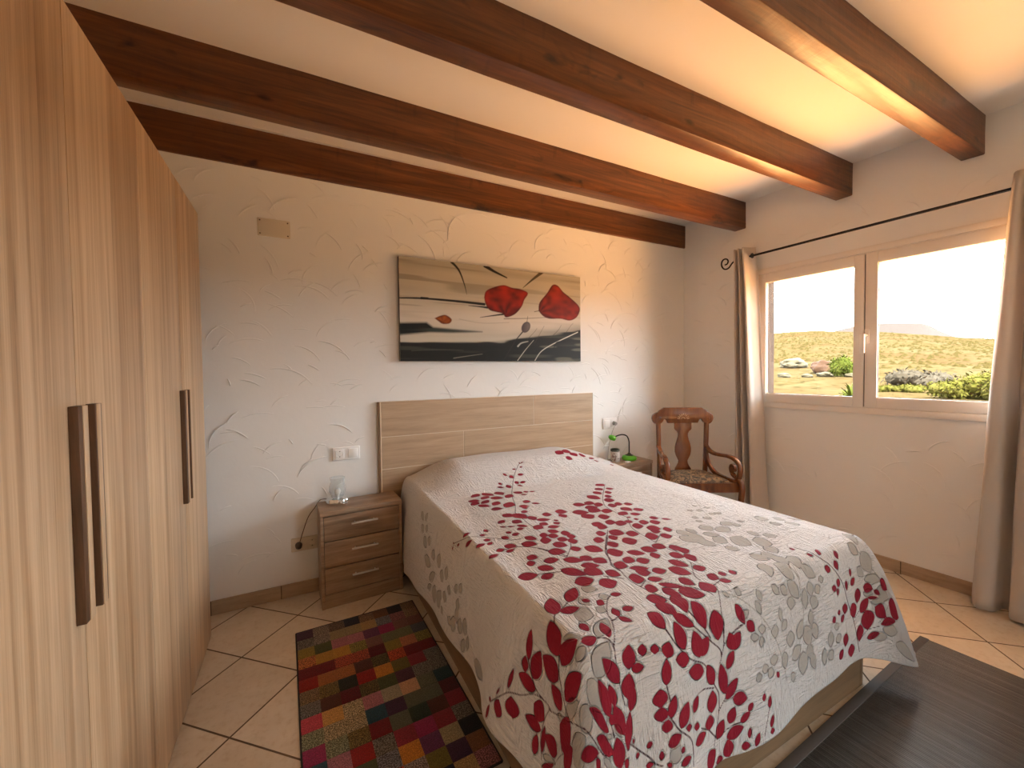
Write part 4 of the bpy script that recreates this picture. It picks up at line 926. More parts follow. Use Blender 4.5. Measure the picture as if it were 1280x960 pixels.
# ------------------------------------------------------------------ quilt
LEAVES = (('g',766,1004,801,974,41), ('g',730,971,737,924,28), ('g',677,922,719,888,60), ('g',783,941,815,934,25), ('g',746,909,763,887,31), ('g',674,820,745,863,39), ('g',597,869,638,837,20), ('g',1380,1162,1386,1105,46), ('g',1429,1156,1426,1103,32), ('g',1516,1153,1510,1094,60), ('g',1560,1110,1564,1052,74), ('g',1631,1138,1634,1088,59), ('g',1344,1118,1361,1045,55), ('g',1403,1123,1385,1034,48), ('g',1450,1091,1497,1052,40), ('g',1367,1064,1407,999,48), ('g',1452,1049,1471,999,66), ('g',1518,1020,1547,950,82), ('g',1427,979,1468,948,36), ('g',1586,971,1628,919,69), ('g',1628,1020,1651,980,30), ('g',1663,975,1708,946,28), ('g',1592,924,1573,871,51), ('g',1467,910,1495,855,54), ('g',1529,902,1523,840,49), ('g',1534,863,1528,806,51), ('g',1436,852,1404,793,48), ('g',1476,830,1517,760,55), ('g',1579,838,1570,782,55), ('g',1582,788,1641,739,41), ('g',1806,1098,1837,1053,71), ('g',1900,1074,1926,1032,63), ('g',1981,1053,2018,1005,17), ('g',1796,1025,1831,998,32), ('g',1873,1000,1935,982,51), ('g',1995,844,1983,779,42), ('g',1928,794,1960,753,46), ('g',1634,1317,1657,1301,26), ('g',1677,1297,1689,1275,32), ('g',1684,1237,1692,1214,32), ('g',1716,1231,1720,1201,38), ('g',1569,1239,1586,1218,31), ('g',1618,1217,1623,1180,36), ('g',1545,1199,1565,1182,23), ('g',1736,1302,1758,1287,20), ('g',1711,1346,1727,1336,20), ('g',1643,1094,1663,1070,33), ('g',1699,1109,1715,1089,22), ('g',1477,763,1521,698,47), ('g',1389,771,1415,735,27), ('g',1432,758,1458,725,33), ('g',1309,775,1316,741,28), ('g',1287,746,1301,705,25), ('g',1477,712,1461,676,44), ('g',1401,699,1401,654,20), ('g',1430,649,1397,626,29), ('g',1557,718,1548,652,36), ('g',1594,733,1594,685,40), ('g',1674,736,1668,710,28), ('g',1632,713,1642,681,37), ('g',1615,680,1590,643,50), ('g',1575,642,1573,589,30), ('g',1489,571,1522,625,41), ('g',1361,654,1357,615,37), ('g',1446,610,1438,561,45), ('g',1296,675,1290,648,35), ('g',1234,655,1274,643,24), ('g',1288,641,1279,611,25), ('g',1537,599,1557,529,54), ('g',1586,596,1597,538,38), ('g',1688,537,1679,484,38), ('g',1664,447,1694,471,36), ('g',1640,493,1633,435,29), ('g',1340,570,1338,536,43), ('g',1325,535,1303,509,33), ('g',1274,541,1304,547,28), ('g',1239,526,1268,531,24), ('g',1512,521,1505,444,58), ('g',1447,517,1500,546,45), ('g',1543,533,1562,484,39), ('g',1563,500,1576,441,33), ('g',1430,456,1457,467,35), ('g',1399,559,1401,503,35), ('g',1731,555,1732,529,33), ('g',1735,514,1741,481,41), ('g',1203,717,1244,731,25), ('g',1216,800,1233,779,25), ('g',1159,805,1179,786,13), ('g',1984,753,2002,668,70), ('g',1929,792,1959,749,47), ('g',1931,705,1959,664,37), ('g',1961,651,2057,631,37), ('g',2009,590,2107,561,59), ('g',1947,606,1993,586,30), ('g',1977,559,2061,540,28), ('g',2014,437,2145,426,56), ('g',1969,421,2038,399,31), ('g',2113,370,2327,364,59), ('g',587,798,628,807,26), ('g',623,740,695,797,56), ('g',590,747,612,665,62), ('g',449,765,530,735,41), ('g',500,686,574,690,62), ('g',407,663,506,660,84), ('g',428,823,440,760,15), ('g',287,871,311,784,23), ('g',575,573,631,540,24), ('g',611,612,650,603,13), ('g',655,624,681,590,16), ('g',237,1370,250,1247,40), ('g',840,467,875,494,40), ('g',537,2165,512,2103,36), ('g',520,2081,564,2066,37), ('g',480,2125,466,2072,40), ('g',477,2039,515,2034,42), ('g',440,2066,414,2004,48), ('g',433,1980,476,1971,44), ('g',357,2023,351,1925,51), ('g',394,1901,443,1885,48), ('g',391,1812,458,1800,54), ('g',281,1936,346,1851,36), ('g',355,1753,406,1744,53), ('g',388,1694,444,1692,42), ('g',230,1952,269,1897,26), ('g',210,1855,294,1842,65), ('g',224,1786,303,1765,70), ('g',272,1758,314,1742,38), ('g',293,1690,339,1689,48), ('g',347,1644,386,1642,35), ('g',388,1584,424,1560,27), ('g',405,1535,446,1525,31), ('g',230,1722,259,1705,34), ('g',233,1621,270,1611,37), ('g',226,1588,292,1568,43), ('g',332,1550,378,1542,32), ('g',276,1551,346,1546,33), ('g',251,1521,314,1514,36), ('g',271,1474,335,1474,39), ('g',194,1496,254,1473,32), ('g',225,1453,283,1442,25), ('g',227,1378,240,1272,53), ('r',1259,2300,1262,2283,10), ('r',1268,2291,1293,2303,8), ('r',1238,2252,1260,2258,12), ('r',1180,2243,1206,2242,12), ('r',1187,2187,1231,2190,21), ('r',1101,2216,1116,2189,18), ('r',1132,2190,1146,2163,31), ('r',1141,2134,1149,2107,30), ('r',1163,2112,1208,2123,19), ('r',1137,2096,1163,2078,17), ('r',1032,2140,1045,2118,20), ('r',1007,2104,1045,2089,17), ('r',1072,2110,1078,2071,31), ('r',1038,1942,1085,1961,56), ('r',1092,1945,1120,1941,35), ('r',1124,1931,1157,1933,22), ('r',1054,1908,1089,1899,20), ('r',973,2049,969,1954,52), ('r',973,1938,1006,1901,63), ('r',897,2069,925,1975,49), ('r',838,2070,860,2025,64), ('r',856,1991,889,1954,63), ('r',892,1952,948,1905,50), ('r',836,1928,855,1889,56), ('r',783,1990,826,1942,45), ('r',779,1944,811,1907,49), ('r',799,1896,837,1834,35), ('r',865,1871,898,1837,60), ('r',905,1822,951,1778,80), ('r',826,1799,873,1766,43), ('r',1012,1813,1044,1786,44), ('r',1039,1767,1075,1743,24), ('r',959,1756,1004,1732,40), ('r',961,1723,987,1719,34), ('r',930,1683,955,1662,41), ('r',839,1697,866,1639,48), ('r',884,1673,905,1584,62), ('r',908,1579,953,1577,57), ('r',933,1546,992,1525,40), ('r',996,1600,1036,1577,54), ('r',788,1637,802,1604,39), ('r',838,1598,862,1552,44), ('r',768,1581,787,1554,12), ('r',793,1558,815,1534,12), ('r',830,1540,862,1499,25), ('r',811,1505,839,1496,28), ('r',883,1489,910,1451,54), ('r',925,1507,948,1473,41), ('r',766,1517,777,1491,19), ('r',770,1473,802,1468,27), ('r',731,1493,749,1458,24), ('r',665,1569,686,1550,20), ('r',701,1604,707,1573,18), ('r',602,1604,639,1613,21), ('r',583,1548,621,1541,24), ('r',557,1624,575,1608,11), ('r',526,1664,543,1659,10), ('r',555,1672,553,1655,6), ('r',609,1474,652,1481,27), ('r',660,1515,685,1497,26), ('r',656,1463,682,1479,21), ('r',614,1361,657,1371,25), ('r',661,1396,695,1396,27), ('r',690,1368,727,1372,24), ('r',708,1420,742,1381,35), ('r',803,1425,831,1375,33), ('r',767,1388,811,1340,45), ('r',859,1401,889,1381,45), ('r',836,1358,876,1338,57), ('r',1594,2378,1631,2326,82), ('r',1662,2392,1695,2332,75), ('r',1619,2287,1652,2253,47), ('r',1703,2343,1717,2289,71), ('r',1759,2327,1806,2305,66), ('r',1810,2268,1887,2315,25), ('r',1976,2416,1977,2363,20), ('r',1838,2249,1871,2250,29), ('r',2015,2287,2017,2241,12), ('r',1951,2211,1975,2209,30), ('r',1688,2413,1708,2380,49), ('r',1542,1871,1553,1813,64), ('r',1479,1802,1487,1750,49), ('r',1521,1764,1564,1748,41), ('r',1429,1758,1434,1698,44), ('r',1470,1713,1506,1698,50), ('r',1428,1666,1461,1647,48), ('r',1357,1723,1382,1644,57), ('r',1387,1624,1431,1592,61), ('r',1214,1657,1266,1619,55), ('r',1280,1649,1312,1606,57), ('r',1303,1601,1339,1571,60), ('r',1349,1549,1390,1530,57), ('r',1395,1553,1427,1530,50), ('r',1432,1526,1471,1506,44), ('r',1233,1581,1295,1563,62), ('r',1234,1559,1267,1505,74), ('r',1142,1563,1211,1524,69), ('r',1139,1484,1206,1481,70), ('r',1275,1511,1313,1475,65), ('r',1383,1495,1397,1433,52), ('r',1411,1436,1460,1426,48), ('r',1323,1447,1342,1403,61), ('r',1354,1402,1395,1378,41), ('r',1206,1451,1253,1427,67), ('r',1077,1612,1124,1579,68), ('r',1054,1543,1095,1542,53), ('r',998,1504,1021,1502,21), ('r',977,1472,1008,1474,31), ('r',931,1448,983,1440,35), ('r',911,1421,947,1388,40), ('r',886,1379,922,1356,46), ('r',946,1375,981,1358,49), ('r',951,1338,983,1323,45), ('r',928,1298,965,1286,49), ('r',902,1337,936,1309,44), ('r',862,1309,903,1267,51), ('r',815,1268,866,1226,54), ('r',894,1236,936,1227,43), ('r',1126,1401,1161,1360,56), ('r',1127,1364,1157,1331,57), ('r',1190,1386,1225,1355,59), ('r',1222,1357,1254,1319,63), ('r',1076,1310,1109,1286,50), ('r',1028,1268,1060,1239,56), ('r',1135,1299,1173,1247,63), ('r',1091,1248,1129,1240,44), ('r',1182,1249,1221,1215,54), ('r',1115,1196,1174,1180,64), ('r',1045,1203,1090,1193,52), ('r',955,1230,995,1170,60), ('r',998,1149,1057,1133,68), ('r',1266,1346,1292,1320,36), ('r',1258,1292,1295,1263,59), ('r',1320,1344,1338,1333,26), ('r',1313,1307,1345,1279,53), ('r',1351,1279,1393,1261,52), ('r',1393,1324,1425,1298,41), ('r',1429,1287,1463,1261,22), ('r',1294,1245,1335,1205,58), ('r',1285,1213,1315,1188,49), ('r',1339,1196,1371,1178,46), ('r',1280,1156,1321,1136,48), ('r',1228,1188,1270,1159,65), ('r',1314,1381,1320,1363,19), ('r',1135,1121,1172,1073,51), ('r',1190,1118,1218,1073,51), ('r',1068,1124,1116,1080,43), ('r',1119,1059,1154,1045,44), ('r',733,1287,761,1254,39), ('r',707,1243,738,1232,39), ('r',727,1200,763,1150,39), ('r',639,1182,703,1158,50), ('r',699,1129,745,1128,38), ('r',764,1219,813,1194,43), ('r',825,1185,878,1138,46), ('r',889,1171,911,1126,48), ('r',923,1138,943,1088,53), ('r',779,1134,825,1053,47), ('r',848,1113,905,1083,44), ('r',841,1087,876,1030,62), ('r',895,1043,926,1002,45), ('r',767,1038,827,1019,56), ('r',825,988,890,982,51), ('r',956,1069,982,1047,44), ('r',696,975,753,1019,43), ('r',631,951,664,1024,48), ('r',652,953,707,935,34), ('r',732,958,749,937,17), ('r',766,931,779,911,30), ('r',824,936,860,928,19), ('r',787,886,787,857,26), ('r',667,881,669,845,25), ('r',706,805,720,858,29), ('r',1226,1065,1268,1052,46), ('r',1239,1035,1279,1021,44), ('r',1219,987,1262,981,51), ('r',1189,1036,1223,995,45), ('r',1148,1004,1185,947,41), ('r',1110,970,1154,912,51), ('r',1186,929,1232,918,37), ('r',1093,914,1110,865,42), ('r',1135,811,1138,869,56), ('r',1195,885,1214,853,44), ('r',1238,873,1263,862,25), ('r',1280,864,1304,853,27), ('r',1205,845,1239,828,27), ('r',1014,1088,1040,1053,55), ('r',1045,1050,1093,1038,43), ('r',958,1072,988,1036,60), ('r',986,1025,1048,998,30), ('r',992,1002,1033,976,50), ('r',1045,979,1092,964,37), ('r',943,983,984,955,55), ('r',995,951,1042,934,28), ('r',953,925,981,897,45), ('r',1007,920,1071,872,27), ('r',1000,898,1018,851,42), ('r',1037,867,1093,815,62), ('r',1021,878,1001,831,32), ('r',1000,860,987,789,50), ('r',916,882,966,849,47), ('r',915,847,953,802,51), ('r',934,798,998,752,31), ('r',865,830,890,775,45), ('r',1028,813,1042,733,51), ('r',1095,770,1087,688,60), ('r',1191,762,1216,699,33), ('r',790,889,783,853,21), ('r',811,871,850,869,23), ('r',779,852,802,822,23), ('r',480,974,555,993,29), ('r',557,862,608,941,55), ('r',546,841,624,835,53), ('r',625,819,672,817,30), ('r',449,943,528,933,50), ('r',506,841,524,921,59), ('r',445,981,483,989,30), ('r',427,929,426,1004,40), ('r',361,1040,426,1027,16), ('r',308,1093,344,1074,7), ('r',266,1127,279,1129,15), ('r',206,1143,259,1124,18), ('r',262,1072,309,1072,47), ('r',305,1001,351,1021,64), ('r',393,927,377,879,62), ('r',343,891,341,957,37), ('r',264,913,322,905,27), ('r',339,783,340,872,52), ('r',289,879,366,873,21), ('r',254,874,305,797,17), ('r',452,797,480,866,44), ('r',484,788,581,767,60), ('r',415,708,415,793,94), ('r',635,616,560,698,36), ('r',698,706,661,770,40), ('r',648,646,632,733,38), ('r',673,662,661,713,26), ('r',690,592,665,665,41), ('r',736,725,754,774,44), ('r',718,663,738,714,53), ('r',648,627,659,648,22), ('r',455,642,552,598,36), ('r',640,568,557,629,43), ('r',664,526,660,596,49), ('r',342,715,427,691,56), ('r',520,577,551,581,28), ('r',697,551,706,563,11), ('r',682,524,697,533,19), ('r',738,724,755,775,46), ('r',790,739,798,764,30), ('r',831,731,838,753,30), ('r',868,711,888,743,44), ('r',748,721,791,713,23), ('r',852,649,866,709,35), ('r',940,709,927,783,45), ('r',950,680,898,697,38), ('r',1007,629,940,651,42), ('r',1049,578,1024,640,40), ('r',997,671,990,742,52), ('r',1001,673,1048,710,41), ('r',1146,646,1139,695,43), ('r',1144,646,1189,684,42), ('r',1111,599,1150,642,33), ('r',1097,533,1086,623,41), ('r',1099,516,1157,560,36), ('r',1130,508,1192,487,40), ('r',1029,506,1040,564,49), ('r',939,547,969,580,26), ('r',852,570,877,617,31), ('r',882,533,924,583,41), ('r',825,607,830,647,49), ('r',822,572,829,605,44), ('r',835,541,844,570,35), ('r',836,510,882,518,31), ('r',915,530,912,512,23), ('r',945,498,953,517,26), ('r',1011,467,1020,504,48), ('r',935,468,993,469,29), ('r',1051,422,1085,462,43), ('r',1108,442,1135,481,40), ('r',1095,407,1169,411,38), ('r',1155,430,1203,444,25), ('r',1192,451,1219,466,21), ('r',1191,370,1196,400,18), ('r',1216,336,1237,370,24), ('r',1156,359,1193,347,24), ('r',1102,347,1098,399,46), ('r',989,375,1040,396,54), ('r',1042,357,1075,356,26), ('r',1268,452,1273,476,18), ('r',1293,423,1302,458,21), ('r',1294,363,1312,396,21), ('r',1300,341,1302,359,23), ('r',871,449,911,451,22), ('r',878,473,886,489,14), ('r',814,482,817,506,14), ('r',776,524,795,535,14), ('r',732,522,750,519,14), ('r',727,554,729,567,10), ('r',770,483,793,481,15), ('r',832,459,840,469,16), ('r',680,520,697,532,21), ('r',724,632,752,675,34), ('r',698,555,724,632,34), ('r',1650,868,1665,857,18), ('r',1662,816,1684,803,15), ('r',1720,815,1736,800,28), ('r',1816,792,1818,762,26), ('r',1788,763,1795,728,29), ('r',1736,758,1723,733,35), ('r',1878,714,1875,683,17), ('r',1867,655,1903,673,26), ('r',1837,680,1832,644,20), ('r',1786,699,1772,671,26), ('r',1748,685,1742,662,31), ('r',1771,668,1760,643,17), ('r',1916,630,1901,577,42), ('r',1951,627,1996,603,38), ('r',2055,628,2107,593,53), ('r',1809,603,1799,566,40), ('r',1864,587,1875,530,52), ('r',1919,535,1968,578,42), ('r',1964,579,2015,563,13), ('r',1999,596,2032,573,21), ('r',1757,593,1759,575,21), ('r',1713,580,1724,558,27), ('r',1766,547,1795,567,22), ('r',1955,533,1955,457,64), ('r',1994,532,2056,483,59), ('r',2099,541,2182,500,93), ('r',2007,458,2144,471,33), ('r',2110,510,2186,498,56), ('r',1914,490,1903,429,49), ('r',1949,425,2001,428,28), ('r',1799,496,1784,452,43), ('r',1732,425,1767,449,30), ('r',1836,442,1830,397,58), ('r',1226,703,1257,667,34), ('r',1347,498,1362,507,23))
STEMS = (('g',2.1,754,928,730,889,683,857,667,832), ('g',2.1,635,805,628,769,632,734), ('g',2.1,1155,809,1222,769,1299,698,1357,613,1389,527,1401,467), ('g',2.1,1546,770,1530,696,1533,632,1491,549), ('g',2.1,1566,963,1530,864,1528,801,1537,772), ('g',2.1,1969,756,2014,677,2088,604), ('g',2.1,1819,1427,1679,1255,1606,1137,1580,1044,1565,961,1550,884,1526,814,1539,776), ('g',2.1,1539,776,1542,706,1532,627), ('r',2.2,1260,2293,1183,2212,1107,2102,1010,1927,951,1782,899,1684), ('r',2.2,899,1684,881,1540,876,1419), ('r',2.2,552,1666,603,1590,658,1552,718,1484,748,1442,785,1421), ('r',2.2,661,1396,742,1377,799,1313,818,1272), ('r',2.2,1547,1804,1394,1641,1332,1550), ('r',2.2,1332,1550,1313,1453,1308,1375,1248,1289,1229,1227,1224,1175,1219,1125), ('r',2.2,1139,1311,1050,1212,1000,1165,974,1108), ('r',2.2,796,1309,830,1257,849,1196), ('r',2.2,846,1192,911,1257,939,1305), ('r',2.2,800,1313,816,1263,843,1190), ('r',2.2,1099,1272,998,1162,972,1105,942,1065,944,1018), ('r',2.2,703,1160,773,1121), ('r',2.2,869,1021,923,984), ('r',2.2,631,951,609,922), ('r',2.2,636,949,695,976), ('r',2.2,823,934,797,920,762,880,750,846,706,782), ('r',2.2,752,848,780,855), ('r',2.2,670,816,699,804,705,783), ('r',2.2,1039,1206,960,1093,946,1030,934,971,943,926,962,878,979,842), ('r',2.2,979,842,993,796,1037,735,1056,702), ('r',2.2,1219,1125,1297,1171), ('r',2.2,1214,1066,1230,1035), ('r',2.2,1211,960,1157,903,1148,876), ('r',2.2,1155,819,1126,769,1111,682), ('r',2.2,1121,806,1097,856), ('r',2.2,1165,837,1212,846), ('r',2.2,889,772,904,743), ('r',2.2,946,932,985,951), ('r',2.2,1216,699,1169,694,1130,677), ('r',2.2,559,859,511,835,472,784,461,740), ('r',2.2,483,977,454,952,427,921,423,866,418,850,461,740,516,672,572,587,632,570), ('r',2.2,269,1122,322,1068,355,1032,382,979,414,931,425,881), ('r',2.2,470,697,401,711,336,767,302,795), ('r',2.2,707,784,698,739,699,692,706,651), ('r',2.2,645,647,651,607,654,594), ('r',2.2,421,858,360,883,272,877), ('r',2.2,890,773,911,730,955,680,1004,653,1026,626,1053,572,1069,539,1060,479,1032,407), ('r',2.2,995,753,1055,695,1089,663,1092,639,1082,624), ('r',2.2,1125,737,1108,670,1092,639), ('r',2.2,738,722,770,736,819,736), ('r',2.2,852,649,858,608), ('r',2.2,852,572,876,532,919,485,915,422), ('r',2.2,1096,520,1065,495), ('r',2.2,970,584,1002,583,1049,567), ('r',2.2,1051,420,1111,431,1158,429), ('r',2.2,1011,467,970,492), ('r',2.2,1011,465,1051,422), ('r',2.2,1095,511,1130,510), ('r',2.2,711,561,757,522,785,497,797,480,817,468), ('r',2.2,1293,423,1259,350), ('r',2.2,1107,666,1157,692,1205,702), ('r',2.2,1680,869,1698,803,1756,750,1806,682,1833,594,1872,504,1901,390), ('r',2.2,1955,457,1903,429), ('r',2.2,1955,457,2003,453), ('r',2.2,1875,527,1914,545), ('r',2.2,1999,467,2083,521,2135,566))
#@@PATTERN@@
XL, XR, YF, YH = 0.630, 2.015, 0.825, 2.648
def sst(a, b_, x):
    q = np.clip((np.asarray(x, float)-a)/(b_-a), 0, 1); return q*q*(3-2*q)
def ztop(X, Y):
    X = np.asarray(X, float); Y = np.asarray(Y, float)
    edge = np.minimum(np.minimum(X-XL, XR-X), Y-YF)
    z = 0.622 + 0.020*sst(0, 0.25, edge)
    pil = sst(2.05, 2.42, Y)*(1-0.30*sst(2.52, 2.66, Y))*(sst(0.52, 0.92, X)*sst(2.20, 1.62, X))
    z = z + 0.105*pil
    z = z + 0.004*np.sin(X*9+Y*4)*np.sin(Y*7-X*3)*sst(0, 0.1, edge)
    # slight dip where the pillows meet the mattress
    z = z - 0.010*np.exp(-((Y-2.06)/0.07)**2)*sst(0.6, 0.9, X)*sst(2.0, 1.7, X)
    return z
NXq, NYq = 330, 430
gx_ = np.linspace(XL, XR, NXq); gy_ = np.linspace(YH, YF, NYq)          # rows run head -> foot
GX, GY = np.meshgrid(gx_, gy_, indexing='ij')
top_v = np.stack([GX, GY, ztop(GX, GY)], -1).reshape(-1, 3)
top_uv = np.stack([GX, GY], -1).reshape(-1, 2)
idx = np.arange(NXq*NYq).reshape(NXq, NYq)
NF = 70
kl = [(2.648, .553, 2.63, .20), (2.55, .548, 2.53, .17), (2.47, .548, 2.435, .14), (2.43, .520, 2.395, .130), (2.30, .522, 2.29, .15), (2.04, .535, 2.03, .176), (1.66, .543, 1.66, .197), (1.40, .545, 1.39, .198), (1.28, .535, 1.27, .19), (1.17, .497, 1.165, .215), (1.07, .478, 1.06, .245), (.97, .505, .965, .25), (.90, .54, .91, .20), (.825, .548, .86, .18)]
fl = [(180, .548, .86, .18), (205, .56, .80, .17), (225, .552, .735, .16), (250, .60, .69, .16), (270, .645, .69, .165)]
kf = [(.63, .645, .69, .165), (.70, .70, .70, .17), (.76, .745, .735, .17), (.82, .81, .705, .165), (.90, .90, .70, .163), (1.06, 1.06, .735, .168), (1.17, 1.17, .735, .153), (1.38, 1.38, .738, .151), (1.576, 1.576, .738, .175), (1.80, 1.80, .738, .203), (1.94, 1.945, .738, .182), (2.015, 2.07, .715, .14)]
frr = [(270, 2.07, .715, .14), (290, 2.14, .685, .112), (315, 2.212, .662, .088), (340, 2.215, .76, .13), (360, 2.17, .86, .155)]
kr = [(.825, 2.17, .86, .155), (1.0, 2.13, 1.0, .17), (1.5, 2.105, 1.5, .17), (2.0, 2.11, 2.0, .17), (2.648, 2.10, 2.62, .17)]
def interp(keys, x):
    k = np.array(sorted(keys)); return np.stack([np.interp(x, k[:, 0], k[:, c]) for c in (1, 2, 3)], -1)
base_i, E_, dr_, H_ = [], [], [], []
def addst(ids, ex, ey, ang, H):
    base_i.append(ids); E_.append(np.stack([ex, ey], -1)); dr_.append(np.stack([np.cos(ang), np.sin(ang)], -1)); H_.append(H)
o1 = np.ones
addst(idx[0, :], o1(NYq)*XL, gy_, o1(NYq)*pi, interp(kl, gy_))
a_ = np.linspace(180, 270, NF+2)[1:-1]; addst(o1(NF, int)*idx[0, -1], o1(NF)*XL, o1(NF)*YF, np.radians(a_), interp(fl, a_))
addst(idx[:, -1], gx_, o1(NXq)*YF, o1(NXq)*1.5*pi, interp(kf, gx_))
a_ = np.linspace(270, 360, NF+2)[1:-1]; addst(o1(NF, int)*idx[-1, -1], o1(NF)*XR, o1(NF)*YF, np.radians(a_), interp(frr, a_))
addst(idx[-1, ::-1], o1(NYq)*XR, gy_[::-1], o1(NYq)*2*pi, interp(kr, gy_[::-1]))
base_i, E_, dr_, H_ = map(np.concatenate, (base_i, E_, dr_, H_))
ns = len(base_i)
k_ = np.exp(-(np.arange(-24, 25)/9.0)**2); k_ /= k_.sum()
H_ = np.stack([np.convolve(np.pad(H_[:, c], 24, mode='edge'), k_, 'valid') for c in range(3)], -1)
arc = np.arange(ns)
H_[:, 2] += 0.004*np.sin(arc*0.045) + 0.003*np.sin(arc*0.021+1)
P0 = np.concatenate([E_, ztop(E_[:, 0], E_[:, 1])[:, None]], 1)
P1 = P0 + np.concatenate([dr_*0.055, np.zeros((ns, 1))], 1)
P2 = np.concatenate([(P1[:, :2]*0.55+H_[:, :2]*0.45), P0[:, 2:]-0.13], 1)
P3 = H_
NT_ = 92
ts = np.linspace(0, 1, 200)[:, None, None]
C = (1-ts)**3*P0 + 3*ts*(1-ts)**2*P1 + 3*ts*ts*(1-ts)*P2 + ts**3*P3          # (200, ns, 3)
seg = np.linalg.norm(np.diff(C, axis=0), axis=2); cum = np.concatenate([np.zeros((1, ns)), np.cumsum(seg, 0)])
Ltot = cum[-1]
sk_v = np.zeros((NT_, ns, 3)); sk_d = np.zeros((NT_, ns))
tt = np.linspace(0, 1, NT_)
for s_ in range(ns):
    w = tt*Ltot[s_]
    for c in range(3): sk_v[:, s_, c] = np.interp(w, cum[:, s_], C[:, s_, c])
    sk_d[:, s_] = w
# soft pleats and hem roll
drop = tt[:, None]
ple = 0.006*np.sin(arc*0.060)[None]*drop**1.5 + 0.004*np.sin(arc*0.027+2)[None]*drop
sk_v[:, :, :2] += ple[..., None]*dr_[None]
uv_sk = E_[None] + dr_[None]*sk_d[..., None]
hem_in = sk_v[-1].copy(); hem_in[:, :2] -= dr_*0.008; hem_in[:, 2] += 0.001
hem_up = hem_in.copy(); hem_up[:, 2] += 0.05; hem_up[:, :2] -= dr_*0.002
nt = NXq*NYq
verts = np.concatenate([top_v, sk_v[1:].reshape(-1, 3), hem_in, hem_up])
quv = np.concatenate([top_uv, uv_sk[1:].reshape(-1, 2), uv_sk[-1], uv_sk[-1]])
ring0 = base_i[None]
rings = np.concatenate([ring0, nt + np.arange((NT_-1)*ns).reshape(NT_-1, ns), nt + (NT_-1)*ns + np.arange(2*ns).reshape(2, ns)])
A, B_ = rings[:-1, :-1], rings[:-1, 1:]; C2, D2 = rings[1:, 1:], rings[1:, :-1]
Q = np.stack([A, D2, C2, B_], -1).reshape(-1, 4)
degen = Q[:, 0] == Q[:, 3]
tris = Q[degen][:, :3]; Q = Q[~degen]
Qt = np.stack([idx[:-1, :-1], idx[:-1, 1:], idx[1:, 1:], idx[1:, :-1]], -1).reshape(-1, 4)
quads = np.concatenate([Qt, Q])
me = bpy.data.meshes.new('quilt')
me.vertices.add(len(verts)); me.vertices.foreach_set('co', verts.astype(np.float32).ravel())
loops = np.concatenate([quads.ravel(), tris.ravel()]).astype(np.int32)
st = np.concatenate([np.arange(len(quads))*4, len(quads)*4 + np.arange(len(tris))*3]).astype(np.int32)
me.loops.add(len(loops)); me.loops.foreach_set('vertex_index', loops)
me.polygons.add(len(st)); me.polygons.foreach_set('loop_start', st)
me.update(calc_edges=True)
# printed pattern: signed distances per vertex, thresholded in the material
PU = quv*1000.0
fields = {k: np.full(len(PU), 30.0, np.float32) for k in ('red', 'grey', 'stem', 'vine')}
nfr = nt + (NT_-1)*ns
for kind, x0, y0, x1, y1, w in LEAVES:
    f = fields['red' if kind == 'r' else 'grey']
    L = math.hypot(x1-x0, y1-y0); w = max(w, 5.0)
    mrg = 20 + w/2
    sel = np.nonzero((PU[:nfr, 0] > min(x0, x1)-mrg) & (PU[:nfr, 0] < max(x0, x1)+mrg) & (PU[:nfr, 1] > min(y0, y1)-mrg) & (PU[:nfr, 1] < max(y0, y1)+mrg))[0]
    if not len(sel): continue
    dx, dy = (x1-x0)/L, (y1-y0)/L
    rx, ry = PU[sel, 0]-x0, PU[sel, 1]-y0
    s_ = (rx*dx+ry*dy)/L; n_ = np.abs(-rx*dy+ry*dx)
    sc = np.clip(s_, 0, 1)
    hwid = w/2*np.power(np.maximum(np.sin(pi*np.power(sc, 0.86)), 0), 0.80)
    dd = np.where((s_ < 0) | (s_ > 1), np.hypot(n_, (s_-sc)*L), (n_-hwid)*0.8)
    f[sel] = np.minimum(f[sel], dd)
for stt in STEMS:
    f = fields['stem' if stt[0] == 'r' else 'vine']
    pts = catmull([(stt[i], stt[i+1], 0) for i in range(2, len(stt), 2)], 5)
    for p, q in zip(pts, pts[1:]):
        sel = np.nonzero((PU[:nfr, 0] > min(p.x, q.x)-14) & (PU[:nfr, 0] < max(p.x, q.x)+14) & (PU[:nfr, 1] > min(p.y, q.y)-14) & (PU[:nfr, 1] < max(p.y, q.y)+14))[0]
        if not len(sel): continue
        ax, ay = q.x-p.x, q.y-p.y; l2 = ax*ax+ay*ay+1e-9
        rx, ry = PU[sel, 0]-p.x, PU[sel, 1]-p.y
        u_ = np.clip((rx*ax+ry*ay)/l2, 0, 1)
        f[sel] = np.minimum(f[sel], np.hypot(rx-u_*ax, ry-u_*ay)-stt[1])
for k, f in fields.items():
    at = me.attributes.new(k, 'FLOAT', 'POINT'); at.data.foreach_set('value', f.astype(np.float32))
at = me.attributes.new('cloth', 'FLOAT_VECTOR', 'POINT'); at.data.foreach_set('vector', np.concatenate([quv, np.zeros((len(quv), 1))], 1).astype(np.float32).ravel())
t = NT('quilt_cotton')
def mask(name, w):
    a = t.add('ShaderNodeAttribute', attribute_name=name).outputs['Fac']
    mr = t.add('ShaderNodeMapRange'); mr.inputs[1].default_value = -w; mr.inputs[2].default_value = w; mr.inputs[3].default_value = 1; mr.inputs[4].default_value = 0
    t.l(a, mr.inputs[0]); return mr.outputs[0], a
mr_, ar = mask('red', 0.9); mg_, ag = mask('grey', 0.9); ms_, as_ = mask('stem', 1.2); mv_, av = mask('vine', 1.2)
cv = t.coord(attr='cloth', scale=(1, 1, 1))
